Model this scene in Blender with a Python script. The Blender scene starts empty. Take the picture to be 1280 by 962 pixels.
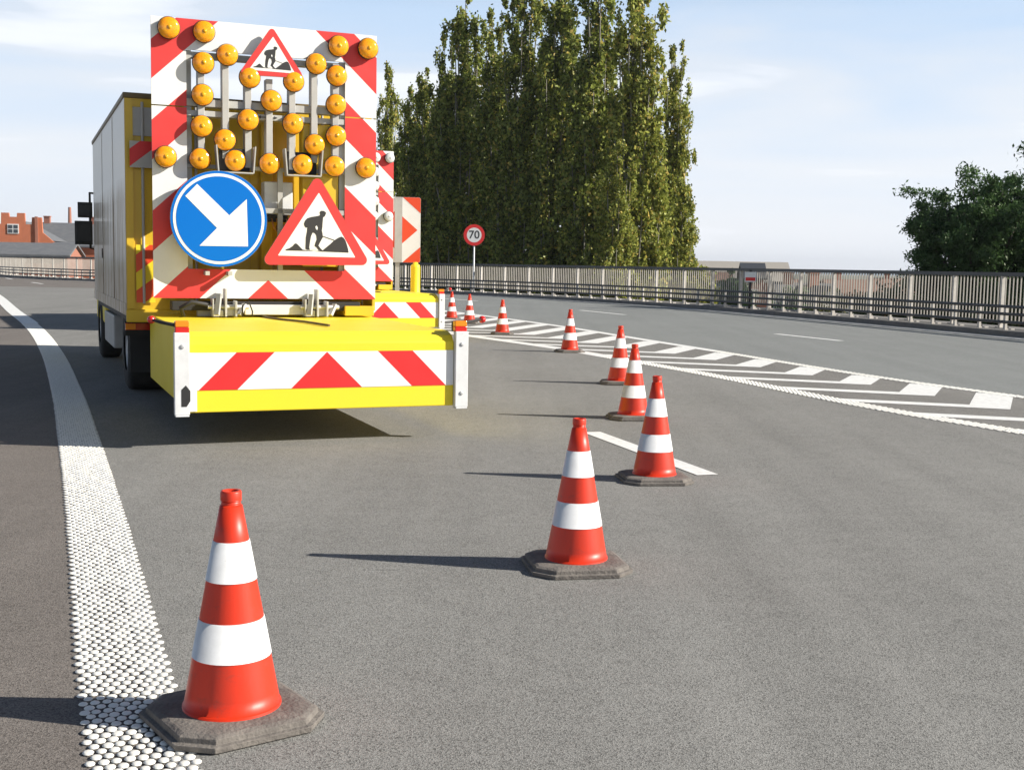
import bpy, bmesh, math, random
import numpy as np
from mathutils import Matrix, Vector
random.seed(7)
S = bpy.context.scene
COL = S.collection
R = math.radians
PI = math.pi

# ------------------------------------------------------------------ camera, sky, sun, exposure
cam_d = bpy.data.cameras.new('camera'); cam_d.sensor_fit = 'HORIZONTAL'; cam_d.sensor_width = 36
cam_d.lens = 1501.4 / 1280 * 36; cam_d.clip_start = .05; cam_d.clip_end = 20000
cam = bpy.data.objects.new('camera', cam_d); COL.objects.link(cam); S.camera = cam
cam.matrix_world = Matrix.Translation((0, 0, 1.5)) @ Matrix.Rotation(PI/2 - .0991, 4, 'X') @ Matrix.Rotation(.018, 4, 'Z')

SUN_EL, SUN_AZ = R(29), R(96.3)                 # azimuth clockwise from +Y
w = bpy.data.worlds.new('World'); S.world = w; w.use_nodes = True
nt = w.node_tree; N = nt.nodes; L = nt.links
bg = N['Background']; bg.inputs['Strength'].default_value = .05
sky = N.new('ShaderNodeTexSky'); sky.sky_type = 'NISHITA'; sky.sun_disc = False
sky.sun_elevation = SUN_EL; sky.sun_rotation = SUN_AZ; sky.air_density = 1.0; sky.dust_density = .6; sky.ozone_density = 1.5
tc = N.new('ShaderNodeTexCoord'); sep = N.new('ShaderNodeSeparateXYZ'); L.new(tc.outputs['Generated'], sep.inputs[0])
mp = N.new('ShaderNodeMapping'); mp.inputs['Scale'].default_value = (1.0, 1.0, 6.5); mp.inputs['Rotation'].default_value = (R(3), R(-9), R(20))
L.new(tc.outputs['Generated'], mp.inputs[0])
nz = N.new('ShaderNodeTexNoise'); nz.inputs['Scale'].default_value = 2.6; nz.inputs['Detail'].default_value = 8; nz.inputs['Roughness'].default_value = .5
nz.inputs['Distortion'].default_value = .5; L.new(mp.outputs[0], nz.inputs['Vector'])
cr = N.new('ShaderNodeValToRGB'); cr.color_ramp.elements[0].position = .28; cr.color_ramp.elements[1].position = .68; cr.color_ramp.interpolation = 'EASE'; L.new(nz.outputs['Fac'], cr.inputs[0])
hz = N.new('ShaderNodeMapRange'); hz.inputs[1].default_value = .0; hz.inputs[2].default_value = .22; hz.inputs[3].default_value = .95; hz.inputs[4].default_value = .74
L.new(sep.outputs['Z'], hz.inputs[0])
hi = N.new('ShaderNodeMapRange'); hi.inputs[1].default_value = .2; hi.inputs[2].default_value = .32; hi.inputs[3].default_value = 1.0; hi.inputs[4].default_value = .0
L.new(sep.outputs['Z'], hi.inputs[0])
mu = N.new('ShaderNodeMath'); mu.operation = 'MULTIPLY'; L.new(cr.outputs[0], mu.inputs[0]); L.new(hi.outputs[0], mu.inputs[1])
h2 = N.new('ShaderNodeMath'); h2.operation = 'MULTIPLY'; L.new(hz.outputs[0], h2.inputs[0]); L.new(hi.outputs[0], h2.inputs[1])
mx = N.new('ShaderNodeMath'); mx.operation = 'MAXIMUM'; L.new(mu.outputs[0], mx.inputs[0]); L.new(h2.outputs[0], mx.inputs[1])
mix = N.new('ShaderNodeMix'); mix.data_type = 'RGBA'; L.new(mx.outputs[0], mix.inputs[0]); L.new(sky.outputs[0], mix.inputs[6])
hc = N.new('ShaderNodeMix'); hc.data_type = 'RGBA'; hr = N.new('ShaderNodeMapRange'); hr.inputs[1].default_value = .0; hr.inputs[2].default_value = .2; L.new(sep.outputs['Z'], hr.inputs[0])
L.new(hr.outputs[0], hc.inputs[0]); hc.inputs[6].default_value = (12.3, 12.7, 13.5, 1); hc.inputs[7].default_value = (8.9, 11.4, 14.8, 1)
cm = N.new('ShaderNodeMix'); cm.data_type = 'RGBA'; cl_ = N.new('ShaderNodeMath'); cl_.operation = 'MULTIPLY'; cl_.inputs[1].default_value = .85; L.new(mu.outputs[0], cl_.inputs[0])
L.new(cl_.outputs[0], cm.inputs[0]); L.new(hc.outputs[2], cm.inputs[6]); cm.inputs[7].default_value = (12.9, 13.2, 13.8, 1); L.new(cm.outputs[2], mix.inputs[7])
L.new(mix.outputs[2], bg.inputs['Color'])

sun_d = bpy.data.lights.new('sun', 'SUN'); sun_d.energy = 5.0; sun_d.angle = R(.5); sun_d.color = (1, .95, .86)
sun = bpy.data.objects.new('sun', sun_d); COL.objects.link(sun)
sv = Vector((math.sin(SUN_AZ)*math.cos(SUN_EL), math.cos(SUN_AZ)*math.cos(SUN_EL), math.sin(SUN_EL)))
sun.rotation_euler = sv.to_track_quat('Z', 'Y').to_euler(); sun.location = (30, -5, 20)
S.view_settings.view_transform = 'Standard'; S.view_settings.look = 'None'; S.view_settings.exposure = .66; S.view_settings.gamma = 1
S.cycles.max_bounces = 6; S.cycles.use_denoising = True

# ------------------------------------------------------------------ helpers
def mat(name, col, rough=.5, metal=0, noise=None, bump=None, coat=0, spec=.5, trans=0, streak=None, scuff=None):
    """noise = (scale, amount, second colour), bump = (scale, distance)"""
    m = bpy.data.materials.new(name); m.use_nodes = True
    n, l = m.node_tree.nodes, m.node_tree.links
    b = n['Principled BSDF']; b.inputs['Base Color'].default_value = (*col, 1); b.inputs['Roughness'].default_value = rough
    b.inputs['Metallic'].default_value = metal; b.inputs['Coat Weight'].default_value = coat; b.inputs['Specular IOR Level'].default_value = spec
    b.inputs['Transmission Weight'].default_value = trans
    t = n.new('ShaderNodeTexCoord')
    if noise:
        x = n.new('ShaderNodeTexNoise'); x.inputs['Scale'].default_value = noise[0]; x.inputs['Detail'].default_value = 6; x.inputs['Roughness'].default_value = .65
        if streak:
            mp = n.new('ShaderNodeMapping'); mp.inputs['Scale'].default_value = streak; l.new(t.outputs['Object'], mp.inputs[0]); l.new(mp.outputs[0], x.inputs['Vector'])
        else: l.new(t.outputs['Object'], x.inputs['Vector'])
        r = n.new('ShaderNodeValToRGB'); r.color_ramp.elements[0].position = .42; r.color_ramp.elements[1].position = .72
        c2 = noise[2] if len(noise) > 2 else tuple(c*.5 for c in col)
        r.color_ramp.elements[0].color = (0, 0, 0, 1); r.color_ramp.elements[1].color = (noise[1],)*3 + (1,)
        l.new(x.outputs['Fac'], r.inputs[0])
        mi = n.new('ShaderNodeMix'); mi.data_type = 'RGBA'; mi.inputs[6].default_value = (*col, 1); mi.inputs[7].default_value = (*c2, 1)
        l.new(r.outputs[0], mi.inputs[0]); l.new(mi.outputs[2], b.inputs['Base Color'])
        if scuff:   # (scale, threshold, amount, colour): irregular marks
            x2 = n.new('ShaderNodeTexNoise'); x2.inputs['Scale'].default_value = scuff[0]; x2.inputs['Detail'].default_value = 8; x2.inputs['Roughness'].default_value = .75
            oi = n.new('ShaderNodeObjectInfo'); va = n.new('ShaderNodeVectorMath'); va.operation = 'MULTIPLY_ADD'; va.inputs[1].default_value = (1, 1, 1.6); l.new(t.outputs['Object'], va.inputs[0]); l.new(oi.outputs['Random'], va.inputs[2])
            l.new(va.outputs[0], x2.inputs['Vector'])
            r2 = n.new('ShaderNodeValToRGB'); r2.color_ramp.elements[0].position = scuff[1]; r2.color_ramp.elements[1].position = scuff[1]+.17; r2.color_ramp.elements[0].color = (0, 0, 0, 1); r2.color_ramp.elements[1].color = (scuff[2],)*3 + (1,)
            l.new(x2.outputs['Fac'], r2.inputs[0]); m3 = n.new('ShaderNodeMix'); m3.data_type = 'RGBA'; l.new(r2.outputs[0], m3.inputs[0]); l.new(mi.outputs[2], m3.inputs[6]); m3.inputs[7].default_value = (*scuff[3], 1); l.new(m3.outputs[2], b.inputs['Base Color'])
        rr = n.new('ShaderNodeMapRange'); rr.inputs[3].default_value = max(.02, rough-.08); rr.inputs[4].default_value = min(1, rough+.18)
        l.new(x.outputs['Fac'], rr.inputs[0]); l.new(rr.outputs[0], b.inputs['Roughness'])
    if bump:
        x = n.new('ShaderNodeTexNoise'); x.inputs['Scale'].default_value = bump[0]; x.inputs['Detail'].default_value = 4; l.new(t.outputs['Object'], x.inputs['Vector'])
        bp = n.new('ShaderNodeBump'); bp.inputs['Distance'].default_value = bump[1]; bp.inputs['Strength'].default_value = 1
        l.new(x.outputs['Fac'], bp.inputs['Height']); l.new(bp.outputs[0], b.inputs['Normal'])
    return m

class MB:
    """collects faces with material slots; build() makes ONE mesh object"""
    def __init__(s): s.v = []; s.f = []; s.mi = []; s.m = 0; s.sm = []; s.smooth = False
    def add(s, vs, fs):
        o = len(s.v); s.v += [tuple(p) for p in vs]
        for f in fs: s.f.append([i+o for i in f]); s.mi.append(s.m); s.sm.append(s.smooth)
        return s
    def box(s, a, b, M=None):
        x0, y0, z0 = a; x1, y1, z1 = b
        vs = [Vector(p) for p in ((x0,y0,z0),(x1,y0,z0),(x1,y1,z0),(x0,y1,z0),(x0,y0,z1),(x1,y0,z1),(x1,y1,z1),(x0,y1,z1))]
        if M: vs = [M @ p for p in vs]
        return s.add(vs, [(0,3,2,1),(4,5,6,7),(0,1,5,4),(1,2,6,5),(2,3,7,6),(3,0,4,7)])
    def bar(s, p, q, wx, wy, up=(0,0,1)):
        p, q = Vector(p), Vector(q); d = (q-p); ln = d.length; d.normalize()
        x = d.cross(Vector(up));
        if x.length < 1e-4: x = d.cross(Vector((0,1,0)))
        x.normalize(); y = x.cross(d)
        M = Matrix((x, y, d)).transposed().to_4x4(); M.translation = p
        return s.box((-wx/2, -wy/2, 0), (wx/2, wy/2, ln), M)
    def tube(s, pts, r, n=10, cap=True, r2=None):
        pts = [Vector(p) for p in pts]; k = len(pts); rings = []; base = len(s.v)
        sm = s.smooth; s.smooth = True; vs = []
        px = None
        for i, p in enumerate(pts):
            d = (pts[min(i+1, k-1)] - pts[max(i-1, 0)]).normalized()
            if px is None:
                px = d.cross(Vector((0,0,1)))
                if px.length < .01: px = Vector((1,0,0))
            px = (px - d*px.dot(d)).normalized(); py = d.cross(px)
            ri = r if r2 is None else r + (r2-r)*i/(k-1)
            vs += [p + px*ri*math.cos(2*PI*j/n) + py*ri*math.sin(2*PI*j/n) for j in range(n)]
        fs = [(i*n+j, i*n+(j+1) % n, (i+1)*n+(j+1) % n, (i+1)*n+j) for i in range(k-1) for j in range(n)]
        s.add(vs, fs); s.smooth = False
        if cap:
            s.f.append([base+j for j in range(n)][::-1]); s.f.append([base+(k-1)*n+j for j in range(n)]); s.mi += [s.m]*2; s.sm += [False]*2
        s.smooth = sm
        return s
    def lathe(s, prof, n=24, M=None, smooth=True):
        """prof = [(r, z)...] about local Z"""
        sm = s.smooth; s.smooth = smooth; vs = []
        for r, z in prof:
            for j in range(n):
                p = Vector((r*math.cos(2*PI*j/n), r*math.sin(2*PI*j/n), z)); vs.append(M @ p if M else p)
        k = len(prof)
        s.add(vs, [(i*n+j, i*n+(j+1) % n, (i+1)*n+(j+1) % n, (i+1)*n+j) for i in range(k-1) for j in range(n)]); s.smooth = sm
        return s
    def prism(s, poly, f0, f1, y0, y1):
        """poly in (x, z) extruded along y; winding seen from -y"""
        n = len(poly)
        a = sum(poly[i][0]*poly[(i+1) % n][1] - poly[(i+1) % n][0]*poly[i][1] for i in range(n))
        if a < 0: poly = poly[::-1]
        vs = [(x, y0, z) for x, z in poly] + [(x, y1, z) for x, z in poly]
        fs = []
        if f0: fs.append(list(range(n)))
        if f1: fs.append([i+n for i in range(n)][::-1])
        fs += [(i+n, (i+1) % n+n, (i+1) % n, i) for i in range(n)]
        return s.add(vs, fs)
    def flat(s, poly, y):
        n = len(poly); a = sum(poly[i][0]*poly[(i+1) % n][1] - poly[(i+1) % n][0]*poly[i][1] for i in range(n))
        if a < 0: poly = poly[::-1]
        return s.add([(x, y, z) for x, z in poly], [list(range(n))])
    def build(s, name, mats, parent=None, bevel=0, tri=False):
        me = bpy.data.meshes.new(name); me.from_pydata(s.v, [], s.f)
        for m in (mats if isinstance(mats, (list, tuple)) else [mats]): me.materials.append(m)
        me.polygons.foreach_set('material_index', s.mi); me.polygons.foreach_set('use_smooth', s.sm); me.update()
        o = bpy.data.objects.new(name, me); COL.objects.link(o)
        if parent: o.parent = parent
        if bevel:
            b = o.modifiers.new('bevel', 'BEVEL'); b.width = bevel; b.segments = 2; b.limit_method = 'ANGLE'; b.angle_limit = R(40)
        return o

def thing(name, label, cat, loc=(0,0,0), rz=0, group=None):
    o = bpy.data.objects.new(name, None); COL.objects.link(o); o.location = loc; o.rotation_euler = (0, 0, rz); o.empty_display_size = .2
    tag(o, label, cat, group); return o
def tag(o, label, cat, group=None):
    o['label'] = label; o['category'] = cat
    if group: o['group'] = group
    return o
def struct(o, kind='structure'): o['kind'] = kind; return o

def dup(o, parent=None):
    c = o.copy(); COL.objects.link(c); c.parent = parent
    for ch in list(o.children): dup(ch, c)
    return c

def clip(poly, a, b, c):
    """keep a*x + b*z >= c"""
    out = []
    for i in range(len(poly)):
        p, q = poly[i], poly[(i+1) % len(poly)]; dp, dq = a*p[0]+b*p[1]-c, a*q[0]+b*q[1]-c
        if dp >= 0: out.append(p)
        if (dp >= 0) != (dq >= 0):
            t = dp/(dp-dq); out.append((p[0]+(q[0]-p[0])*t, p[1]+(q[1]-p[1])*t))
    return out

def stripes(mb, x0, x1, z0, z1, y, bands, slope=.93, white=0, red=1):
    """chevron bands z + slope*|x| on a rectangle facing -y"""
    for sg in (-1, 1):
        a, b = (x0, min(x1, 0)) if sg < 0 else (max(x0, 0), x1)
        if b - a < 1e-4: continue
        rect = [(a, z0), (b, z0), (b, z1), (a, z1)]
        cuts = [(-9, bands[0][0], white)]
        for i, (p, q) in enumerate(bands):
            cuts.append((p, q, red)); cuts.append((q, bands[i+1][0] if i+1 < len(bands) else 99, white))
        for p, q, mi in cuts:
            g = clip(clip(rect, slope*sg, 1, p), -slope*sg, -1, -q)
            if len(g) > 2: mb.m = mi; mb.flat(g, y)

def spline(pts, step):
    """Catmull-Rom through 2D points, resampled at equal steps"""
    P = [np.array(p, float) for p in pts]; P = [2*P[0]-P[1]] + P + [2*P[-1]-P[-2]]; out = []
    for i in range(1, len(P)-2):
        for t in np.linspace(0, 1, 40, endpoint=False):
            a, b, c, d = P[i-1:i+3]
            out.append(.5*((2*b)+(c-a)*t+(2*a-5*b+4*c-d)*t*t+(3*b-a-3*c+d)*t**3))
    out.append(P[-2]); out = np.array(out); ds = np.r_[0, np.cumsum(np.linalg.norm(np.diff(out, axis=0), axis=1))]
    k = np.arange(0, ds[-1], step)
    q = np.stack([np.interp(k, ds, out[:, 0]), np.interp(k, ds, out[:, 1])], 1)
    tg = np.gradient(q, axis=0); tg /= np.linalg.norm(tg, axis=1)[:, None]
    return q, tg, np.stack([tg[:, 1], -tg[:, 0]], 1)          # points, tangents, right-hand normals

def ribbon(name, q, nr, a, b, z, m, parent=None):
    mb = MB(); n = len(q); A = q + nr*np.reshape(a, (-1, 1)); B = q + nr*np.reshape(b, (-1, 1))
    vs = [(x, y, z) for x, y in A] + [(x, y, z) for x, y in B]
    mb.add(vs, [(i, i+n, i+n+1, i+1) for i in range(n-1)])
    return mb.build(name, m, parent)

# ------------------------------------------------------------------ materials
def asphalt(name, c0, c1, grain=1.0):
    m = bpy.data.materials.new(name); m.use_nodes = True; n, l = m.node_tree.nodes, m.node_tree.links; b = n['Principled BSDF']
    t = n.new('ShaderNodeTexCoord')
    def noise(sc, det=4, src=None, rough=.6):
        x = n.new('ShaderNodeTexNoise'); x.inputs['Scale'].default_value = sc; x.inputs['Detail'].default_value = det; x.inputs['Roughness'].default_value = rough
        l.new(src or t.outputs['Object'], x.inputs['Vector']); return x
    big = noise(.35, 5); mid = noise(6, 5)
    mp = n.new('ShaderNodeMapping'); mp.inputs['Rotation'].default_value = (0, 0, R(-20)); mp.inputs['Scale'].default_value = (1.2, .06, 1); l.new(t.outputs['Object'], mp.inputs[0])
    trk = noise(1.6, 3, mp.outputs[0])
    vo = n.new('ShaderNodeTexVoronoi'); vo.inputs['Scale'].default_value = 200*grain; l.new(t.outputs['Object'], vo.inputs['Vector'])
    fine = noise(300*grain, 2)
    def math_(op, a, bb):
        k = n.new('ShaderNodeMath'); k.operation = op
        for i, q in enumerate((a, bb)):
            if isinstance(q, (int, float)): k.inputs[i].default_value = q
            else: l.new(q, k.inputs[i])
        return k.outputs[0]
    sepc = n.new('ShaderNodeSeparateColor'); l.new(vo.outputs['Color'], sepc.inputs[0])
    f = math_('MULTIPLY_ADD', big.outputs['Fac'], .5); f.node.inputs[2].default_value = 0
    f = math_('ADD', f, math_('MULTIPLY', trk.outputs['Fac'], .5))
    f = math_('ADD', f, math_('MULTIPLY', mid.outputs['Fac'], .35)); f = math_('SUBTRACT', f, .5)
    f = math_('ADD', f, math_('MULTIPLY', math_('SUBTRACT', math_('POWER', sepc.outputs[0], .55), .62), 1.25))
    f = math_('ADD', f, math_('MULTIPLY', math_('SUBTRACT', fine.outputs['Fac'], .5), 1.0))
    cl = n.new('ShaderNodeMapRange'); cl.inputs[1].default_value = -.5; cl.inputs[2].default_value = 1.1; l.new(f, cl.inputs[0])
    mi = n.new('ShaderNodeMix'); mi.data_type = 'RGBA'; mi.inputs[6].default_value = (*c0, 1); mi.inputs[7].default_value = (*c1, 1); l.new(cl.outputs[0], mi.inputs[0])
    # scattered dark scuffs and tar spots
    mp2 = n.new('ShaderNodeMapping'); mp2.inputs['Scale'].default_value = (.7, 3.2, 1); l.new(t.outputs['Object'], mp2.inputs[0])
    sc = noise(1.7, 6, mp2.outputs[0], .7); r = n.new('ShaderNodeValToRGB'); r.color_ramp.elements[0].position = .675; r.color_ramp.elements[1].position = .74
    l.new(sc.outputs['Fac'], r.inputs[0]); k = math_('MULTIPLY', r.outputs[0], .55)
    m2 = n.new('ShaderNodeMix'); m2.data_type = 'RGBA'; m2.inputs[7].default_value = (.04, .037, .034, 1); l.new(mi.outputs[2], m2.inputs[6]); l.new(k, m2.inputs[0])
    l.new(m2.outputs[2], b.inputs['Base Color']); b.inputs['Roughness'].default_value = .88; b.inputs['Specular IOR Level'].default_value = .3
    bp = n.new('ShaderNodeBump'); bp.inputs['Distance'].default_value = .0022; bp.inputs['Strength'].default_value = .6
    l.new(math_('ADD', vo.outputs['Distance'], fine.outputs['Fac']), bp.inputs['Height']); l.new(bp.outputs[0], b.inputs['Normal'])
    return m

M_LANE = asphalt('lane asphalt', (.085, .082, .076), (.375, .366, .343))
M_SHOULDER = asphalt('shoulder asphalt', (.066, .057, .05), (.29, .258, .232))
M_CARRIAGE = asphalt('carriageway asphalt', (.13, .135, .13), (.315, .323, .312), .8)
M_GORE = asphalt('gore asphalt', (.07, .066, .06), (.34, .325, .30))
M_PAINT = mat('road paint', (.82, .81, .78), .6, noise=(11, .45, (.42, .41, .39)), bump=(160, .001))
M_DOT = mat('thermoplastic studs', (.83, .81, .75), .5, noise=(30, .25, (.55, .52, .47)))
M_KERB = mat('kerb concrete', (.2, .19, .18), .9, noise=(3, .6, (.1, .1, .1)), bump=(60, .004))
M_CONC = mat('bridge concrete', (.33, .32, .3), .9, noise=(1.5, .5))
M_YEL = mat('yellow paint', (.92, .71, .035), .42, spec=.35, noise=(1.3, .2, (.70, .50, .05)), scuff=(3.5, .64, .55, (.38, .27, .08)))
M_YELB = mat('yellow lorry paint', (.74, .48, .022), .4, coat=.2, noise=(1.1, .3, (.55, .34, .02)), streak=(1, 1, .35))
M_WHITE = mat('reflective white sheeting', (.84, .83, .80), .42, noise=(5, .2, (.62, .61, .57)), scuff=(6, .66, .45, (.42, .39, .35)))
M_RED = mat('reflective red sheeting', (.74, .025, .025), .38, noise=(5, .15, (.55, .03, .03)))
M_REDP = mat('faded red sheeting', (.72, .045, .04), .42, noise=(4, .3, (.58, .06, .055)), scuff=(6, .66, .5, (.40, .06, .05)))
M_ORANGE = mat('orange red sheeting', (.80, .075, .02), .42)
M_BLUE = mat('blue sheeting', (.0, .15, .58), .45, spec=.2)
M_BLACK = mat('black print', (.035, .033, .033), .5)
M_GREY = mat('light grey primer', (.48, .47, .44), .5, noise=(4, .4, (.30, .28, .26)))
M_GALV = mat('galvanised steel', (.55, .55, .54), .45, .35, noise=(9, .5, (.36, .36, .36)))
M_PLATE = mat('white painted steel', (.74, .74, .73), .4, noise=(7, .3, (.45, .44, .43)), scuff=(8, .6, .6, (.30, .26, .22)))
M_DARK = mat('chassis black', (.02, .02, .02), .6, noise=(3, .5, (.05, .045, .04)))
M_RUB = mat('tyre rubber', (.025, .024, .023), .85, noise=(6, .6, (.06, .055, .05)))
M_LAMPR = mat('red lens', (.62, .02, .015), .15, coat=.6)
M_LAMPO = mat('orange lens', (.9, .26, .01), .15, coat=.6)
M_CLEAR = mat('clear lens', (.62, .62, .60), .15, coat=.6)
M_GLASS = mat('dark glass', (.015, .018, .02), .05)
M_BRASS = mat('brown edge trim', (.16, .11, .04), .5)

def amber():
    m = bpy.data.materials.new('amber lens'); m.use_nodes = True; n, l = m.node_tree.nodes, m.node_tree.links; b = n['Principled BSDF']
    b.inputs['Roughness'].default_value = .12; b.inputs['Coat Weight'].default_value = .6; b.inputs['Coat Roughness'].default_value = .05
    t = n.new('ShaderNodeTexCoord'); v = n.new('ShaderNodeTexVoronoi'); v.inputs['Scale'].default_value = 60; l.new(t.outputs['Object'], v.inputs['Vector'])
    ns = n.new('ShaderNodeTexNoise'); ns.inputs['Scale'].default_value = 5; l.new(t.outputs['Object'], ns.inputs['Vector'])
    mi = n.new('ShaderNodeMix'); mi.data_type = 'RGBA'; mi.inputs[6].default_value = (.90, .26, .002, 1); mi.inputs[7].default_value = (1.0, .46, .008, 1)
    r = n.new('ShaderNodeMapRange'); r.inputs[1].default_value = .2; r.inputs[2].default_value = .8; l.new(ns.outputs['Fac'], r.inputs[0]); l.new(r.outputs[0], mi.inputs[0])
    l.new(mi.outputs[2], b.inputs['Base Color'])
    b.inputs['Subsurface Weight'].default_value = .4; b.inputs['Subsurface Radius'].default_value = (.03, .012, .002); b.inputs['Subsurface Scale'].default_value = 1
    bp = n.new('ShaderNodeBump'); bp.inputs['Distance'].default_value = .0010; l.new(v.outputs['Distance'], bp.inputs['Height']); l.new(bp.outputs[0], b.inputs['Normal'])
    return m
M_AMBER = amber()

def dirty_side():
    """white lorry side with road grime streaked up from the sill"""
    m = bpy.data.materials.new('grimy white lorry side'); m.use_nodes = True; n, l = m.node_tree.nodes, m.node_tree.links; b = n['Principled BSDF']
    t = n.new('ShaderNodeTexCoord'); sp = n.new('ShaderNodeSeparateXYZ'); l.new(t.outputs['Object'], sp.inputs[0])
    def noise(sc, scale):
        mp = n.new('ShaderNodeMapping'); mp.inputs['Scale'].default_value = sc; l.new(t.outputs['Object'], mp.inputs[0])
        x = n.new('ShaderNodeTexNoise'); x.inputs['Scale'].default_value = scale; x.inputs['Detail'].default_value = 6; x.inputs['Roughness'].default_value = .7; l.new(mp.outputs[0], x.inputs['Vector']); return x
    a = noise((1, 5, .22), 2.6); c = noise((1, 1, 1), .9)
    g = n.new('ShaderNodeMapRange'); g.inputs[1].default_value = 2.35; g.inputs[2].default_value = 2.1; l.new(sp.outputs['Z'], g.inputs[0])
    def mth(op, x, y):
        k = n.new('ShaderNodeMath'); k.operation = op
        for i, q in enumerate((x, y)):
            if isinstance(q, (int, float)): k.inputs[i].default_value = q
            else: l.new(q, k.inputs[i])
        return k.outputs[0]
    f = mth('ADD', mth('MULTIPLY', a.outputs['Fac'], 1.5), mth('MULTIPLY', c.outputs['Fac'], .6)); f = mth('SUBTRACT', f, .74); f = mth('MULTIPLY', f, g.outputs[0])
    r = n.new('ShaderNodeValToRGB'); r.color_ramp.elements[0].position = .02; r.color_ramp.elements[1].position = .36; l.new(f, r.inputs[0])
    mi = n.new('ShaderNodeMix'); mi.data_type = 'RGBA'; mi.inputs[6].default_value = (.88, .84, .75, 1); mi.inputs[7].default_value = (.27, .175, .07, 1)
    l.new(mth('MULTIPLY', r.outputs[0], .9), mi.inputs[0]); l.new(mi.outputs[2], b.inputs['Base Color']); b.inputs['Roughness'].default_value = .5; b.inputs['Specular IOR Level'].default_value = .25; b.inputs['Coat Weight'].default_value = .22; b.inputs['Coat Roughness'].default_value = .1
    return m
M_SIDE = dirty_side()

def leafmat(name, a, b_, warm=None, trans=.35):
    m = bpy.data.materials.new(name); m.use_nodes = True; n, l = m.node_tree.nodes, m.node_tree.links
    for x in list(n):
        if x.type == 'BSDF_PRINCIPLED': n.remove(x)
    out = [x for x in n if x.type == 'OUTPUT_MATERIAL'][0]
    g = n.new('ShaderNodeNewGeometry'); r = n.new('ShaderNodeValToRGB'); e = r.color_ramp.elements
    e[0].color = (*a, 1); e[1].color = (*b_, 1); e[1].position = .85
    if warm: k = e.new(.97); k.color = (*warm, 1)
    l.new(g.outputs['Random Per Island'], r.inputs[0])
    d = n.new('ShaderNodeBsdfDiffuse'); tr = n.new('ShaderNodeBsdfTranslucent'); gl = n.new('ShaderNodeBsdfGlossy'); gl.inputs['Roughness'].default_value = .45
    gl.inputs['Color'].default_value = (.9, .9, .8, 1)
    ms = n.new('ShaderNodeMixShader'); ms.inputs[0].default_value = trans; ms2 = n.new('ShaderNodeMixShader'); ms2.inputs[0].default_value = .025
    l.new(r.outputs[0], d.inputs[0]); l.new(r.outputs[0], tr.inputs[0]); l.new(d.outputs[0], ms.inputs[1]); l.new(tr.outputs[0], ms.inputs[2])
    l.new(ms.outputs[0], ms2.inputs[1]); l.new(gl.outputs[0], ms2.inputs[2]); l.new(ms2.outputs[0], out.inputs[0])
    return m
M_POP = leafmat('poplar leaves', (.048, .07, .010), (.355, .405, .085), (.52, .40, .10), .38)
M_POPY = leafmat('yellowing poplar leaves', (.07, .095, .014), (.45, .475, .095), (.60, .44, .11), .38)
M_LEAFD = leafmat('dark tree leaves', (.036, .075, .026), (.10, .175, .06), None, .35)
M_BUSH = leafmat('bush leaves', (.03, .055, .015), (.10, .12, .035), (.2, .17, .05))
M_PBARK = mat('pale poplar bark', (.24, .22, .18), .9, noise=(4, .6, (.12, .11, .09)))
M_BARK = mat('bark', (.09, .075, .06), .9, noise=(4, .6, (.04, .035, .03)), bump=(20, .02))

# ------------------------------------------------------------------ ground, bridge deck, road surfaces
def big_ground():
    mb = MB(); r = 9600; n = 48
    vs = [(0, 0, -8)] + [(r*math.cos(2*PI*i/n), r*math.sin(2*PI*i/n), -8) for i in range(n)]
    mb.add(vs, [(0, i+1, (i+1) % n+1) for i in range(n)])
    struct(mb.build('ground', mat('grassy town ground', (.085, .10, .045), .95, noise=(.02, .9, (.16, .15, .10)))))
big_ground()
def hills():
    mb = MB(); n = 90; vs = []
    for i in range(n+1):
        a = R(-50 + 100*i/n); h = 13 + 3*math.sin(i*.31) + 3*math.sin(i*.83+1) + 2*math.sin(i*2.1)
        for rr, hh in ((3200, -8.5), (3600, h*.75 - 8), (4200, h - 8), (5200, -9)):
            vs.append((rr*math.sin(a), rr*math.cos(a), hh))
    mb.smooth = True
    mb.add(vs, [(i*4+j, (i+1)*4+j, (i+1)*4+j+1, i*4+j+1) for i in range(n) for j in range(3)])
    struct(mb.build('hills', mat('haze-painted hills', (.20, .25, .29), 1, noise=(.004, .6, (.14, .18, .2)))))  # hill colour has the pale blue of distance haze painted in
hills()

FENCE = [(22, -40), (20.5, -15), (18.6, 5), (16.2, 18), (14.4, 25), (12.88, 30.3), (11.2, 36), (7.8, 46), (3.9, 53.5), (0, 59.5), (-4, 64.2), (-10.5, 69.2), (-18, 73.3), (-26, 78), (-33, 85), (-39, 93), (-52, 117), (-78, 165)]
fq, ft, fn = spline(FENCE, .5)
LEFT = [(4.3, -10), (.30, 0), (-1.04, 3.41), (-1.375, 4.25), (-1.78, 5.3), (-2.44, 7.01), (-3.55, 9.83), (-4.96, 13.37), (-7.3, 19.02), (-10.25, 25.7), (-14.0, 33.6), (-18.6, 43.5), (-25, 57), (-34, 76), (-48, 106), (-70, 152)]
lq, lt, ln_ = spline(LEFT, .5)
GU = [(16, -8), (11.5, 3), (8.6, 9.6), (6.28, 14.64), (5.12, 17.43), (3.77, 21.8), (2.68, 25.29), (1.18, 30.09), (-.75, 35.2), (-3.6, 42), (-8, 51), (-13, 60)]
GL = [(13, -8), (9, 1.5), (6.6, 8), (4.89, 11.35), (3.98, 13.4), (2.95, 16.62), (2.0, 19.1), (.95, 21.7), (0, 23.6), (-1.1, 25.7), (-3.3, 30), (-8, 39), (-12.6, 48)]
uq, ut, un = spline(GU, .25)
gq, gt, gn = spline(GL, .25)

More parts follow.
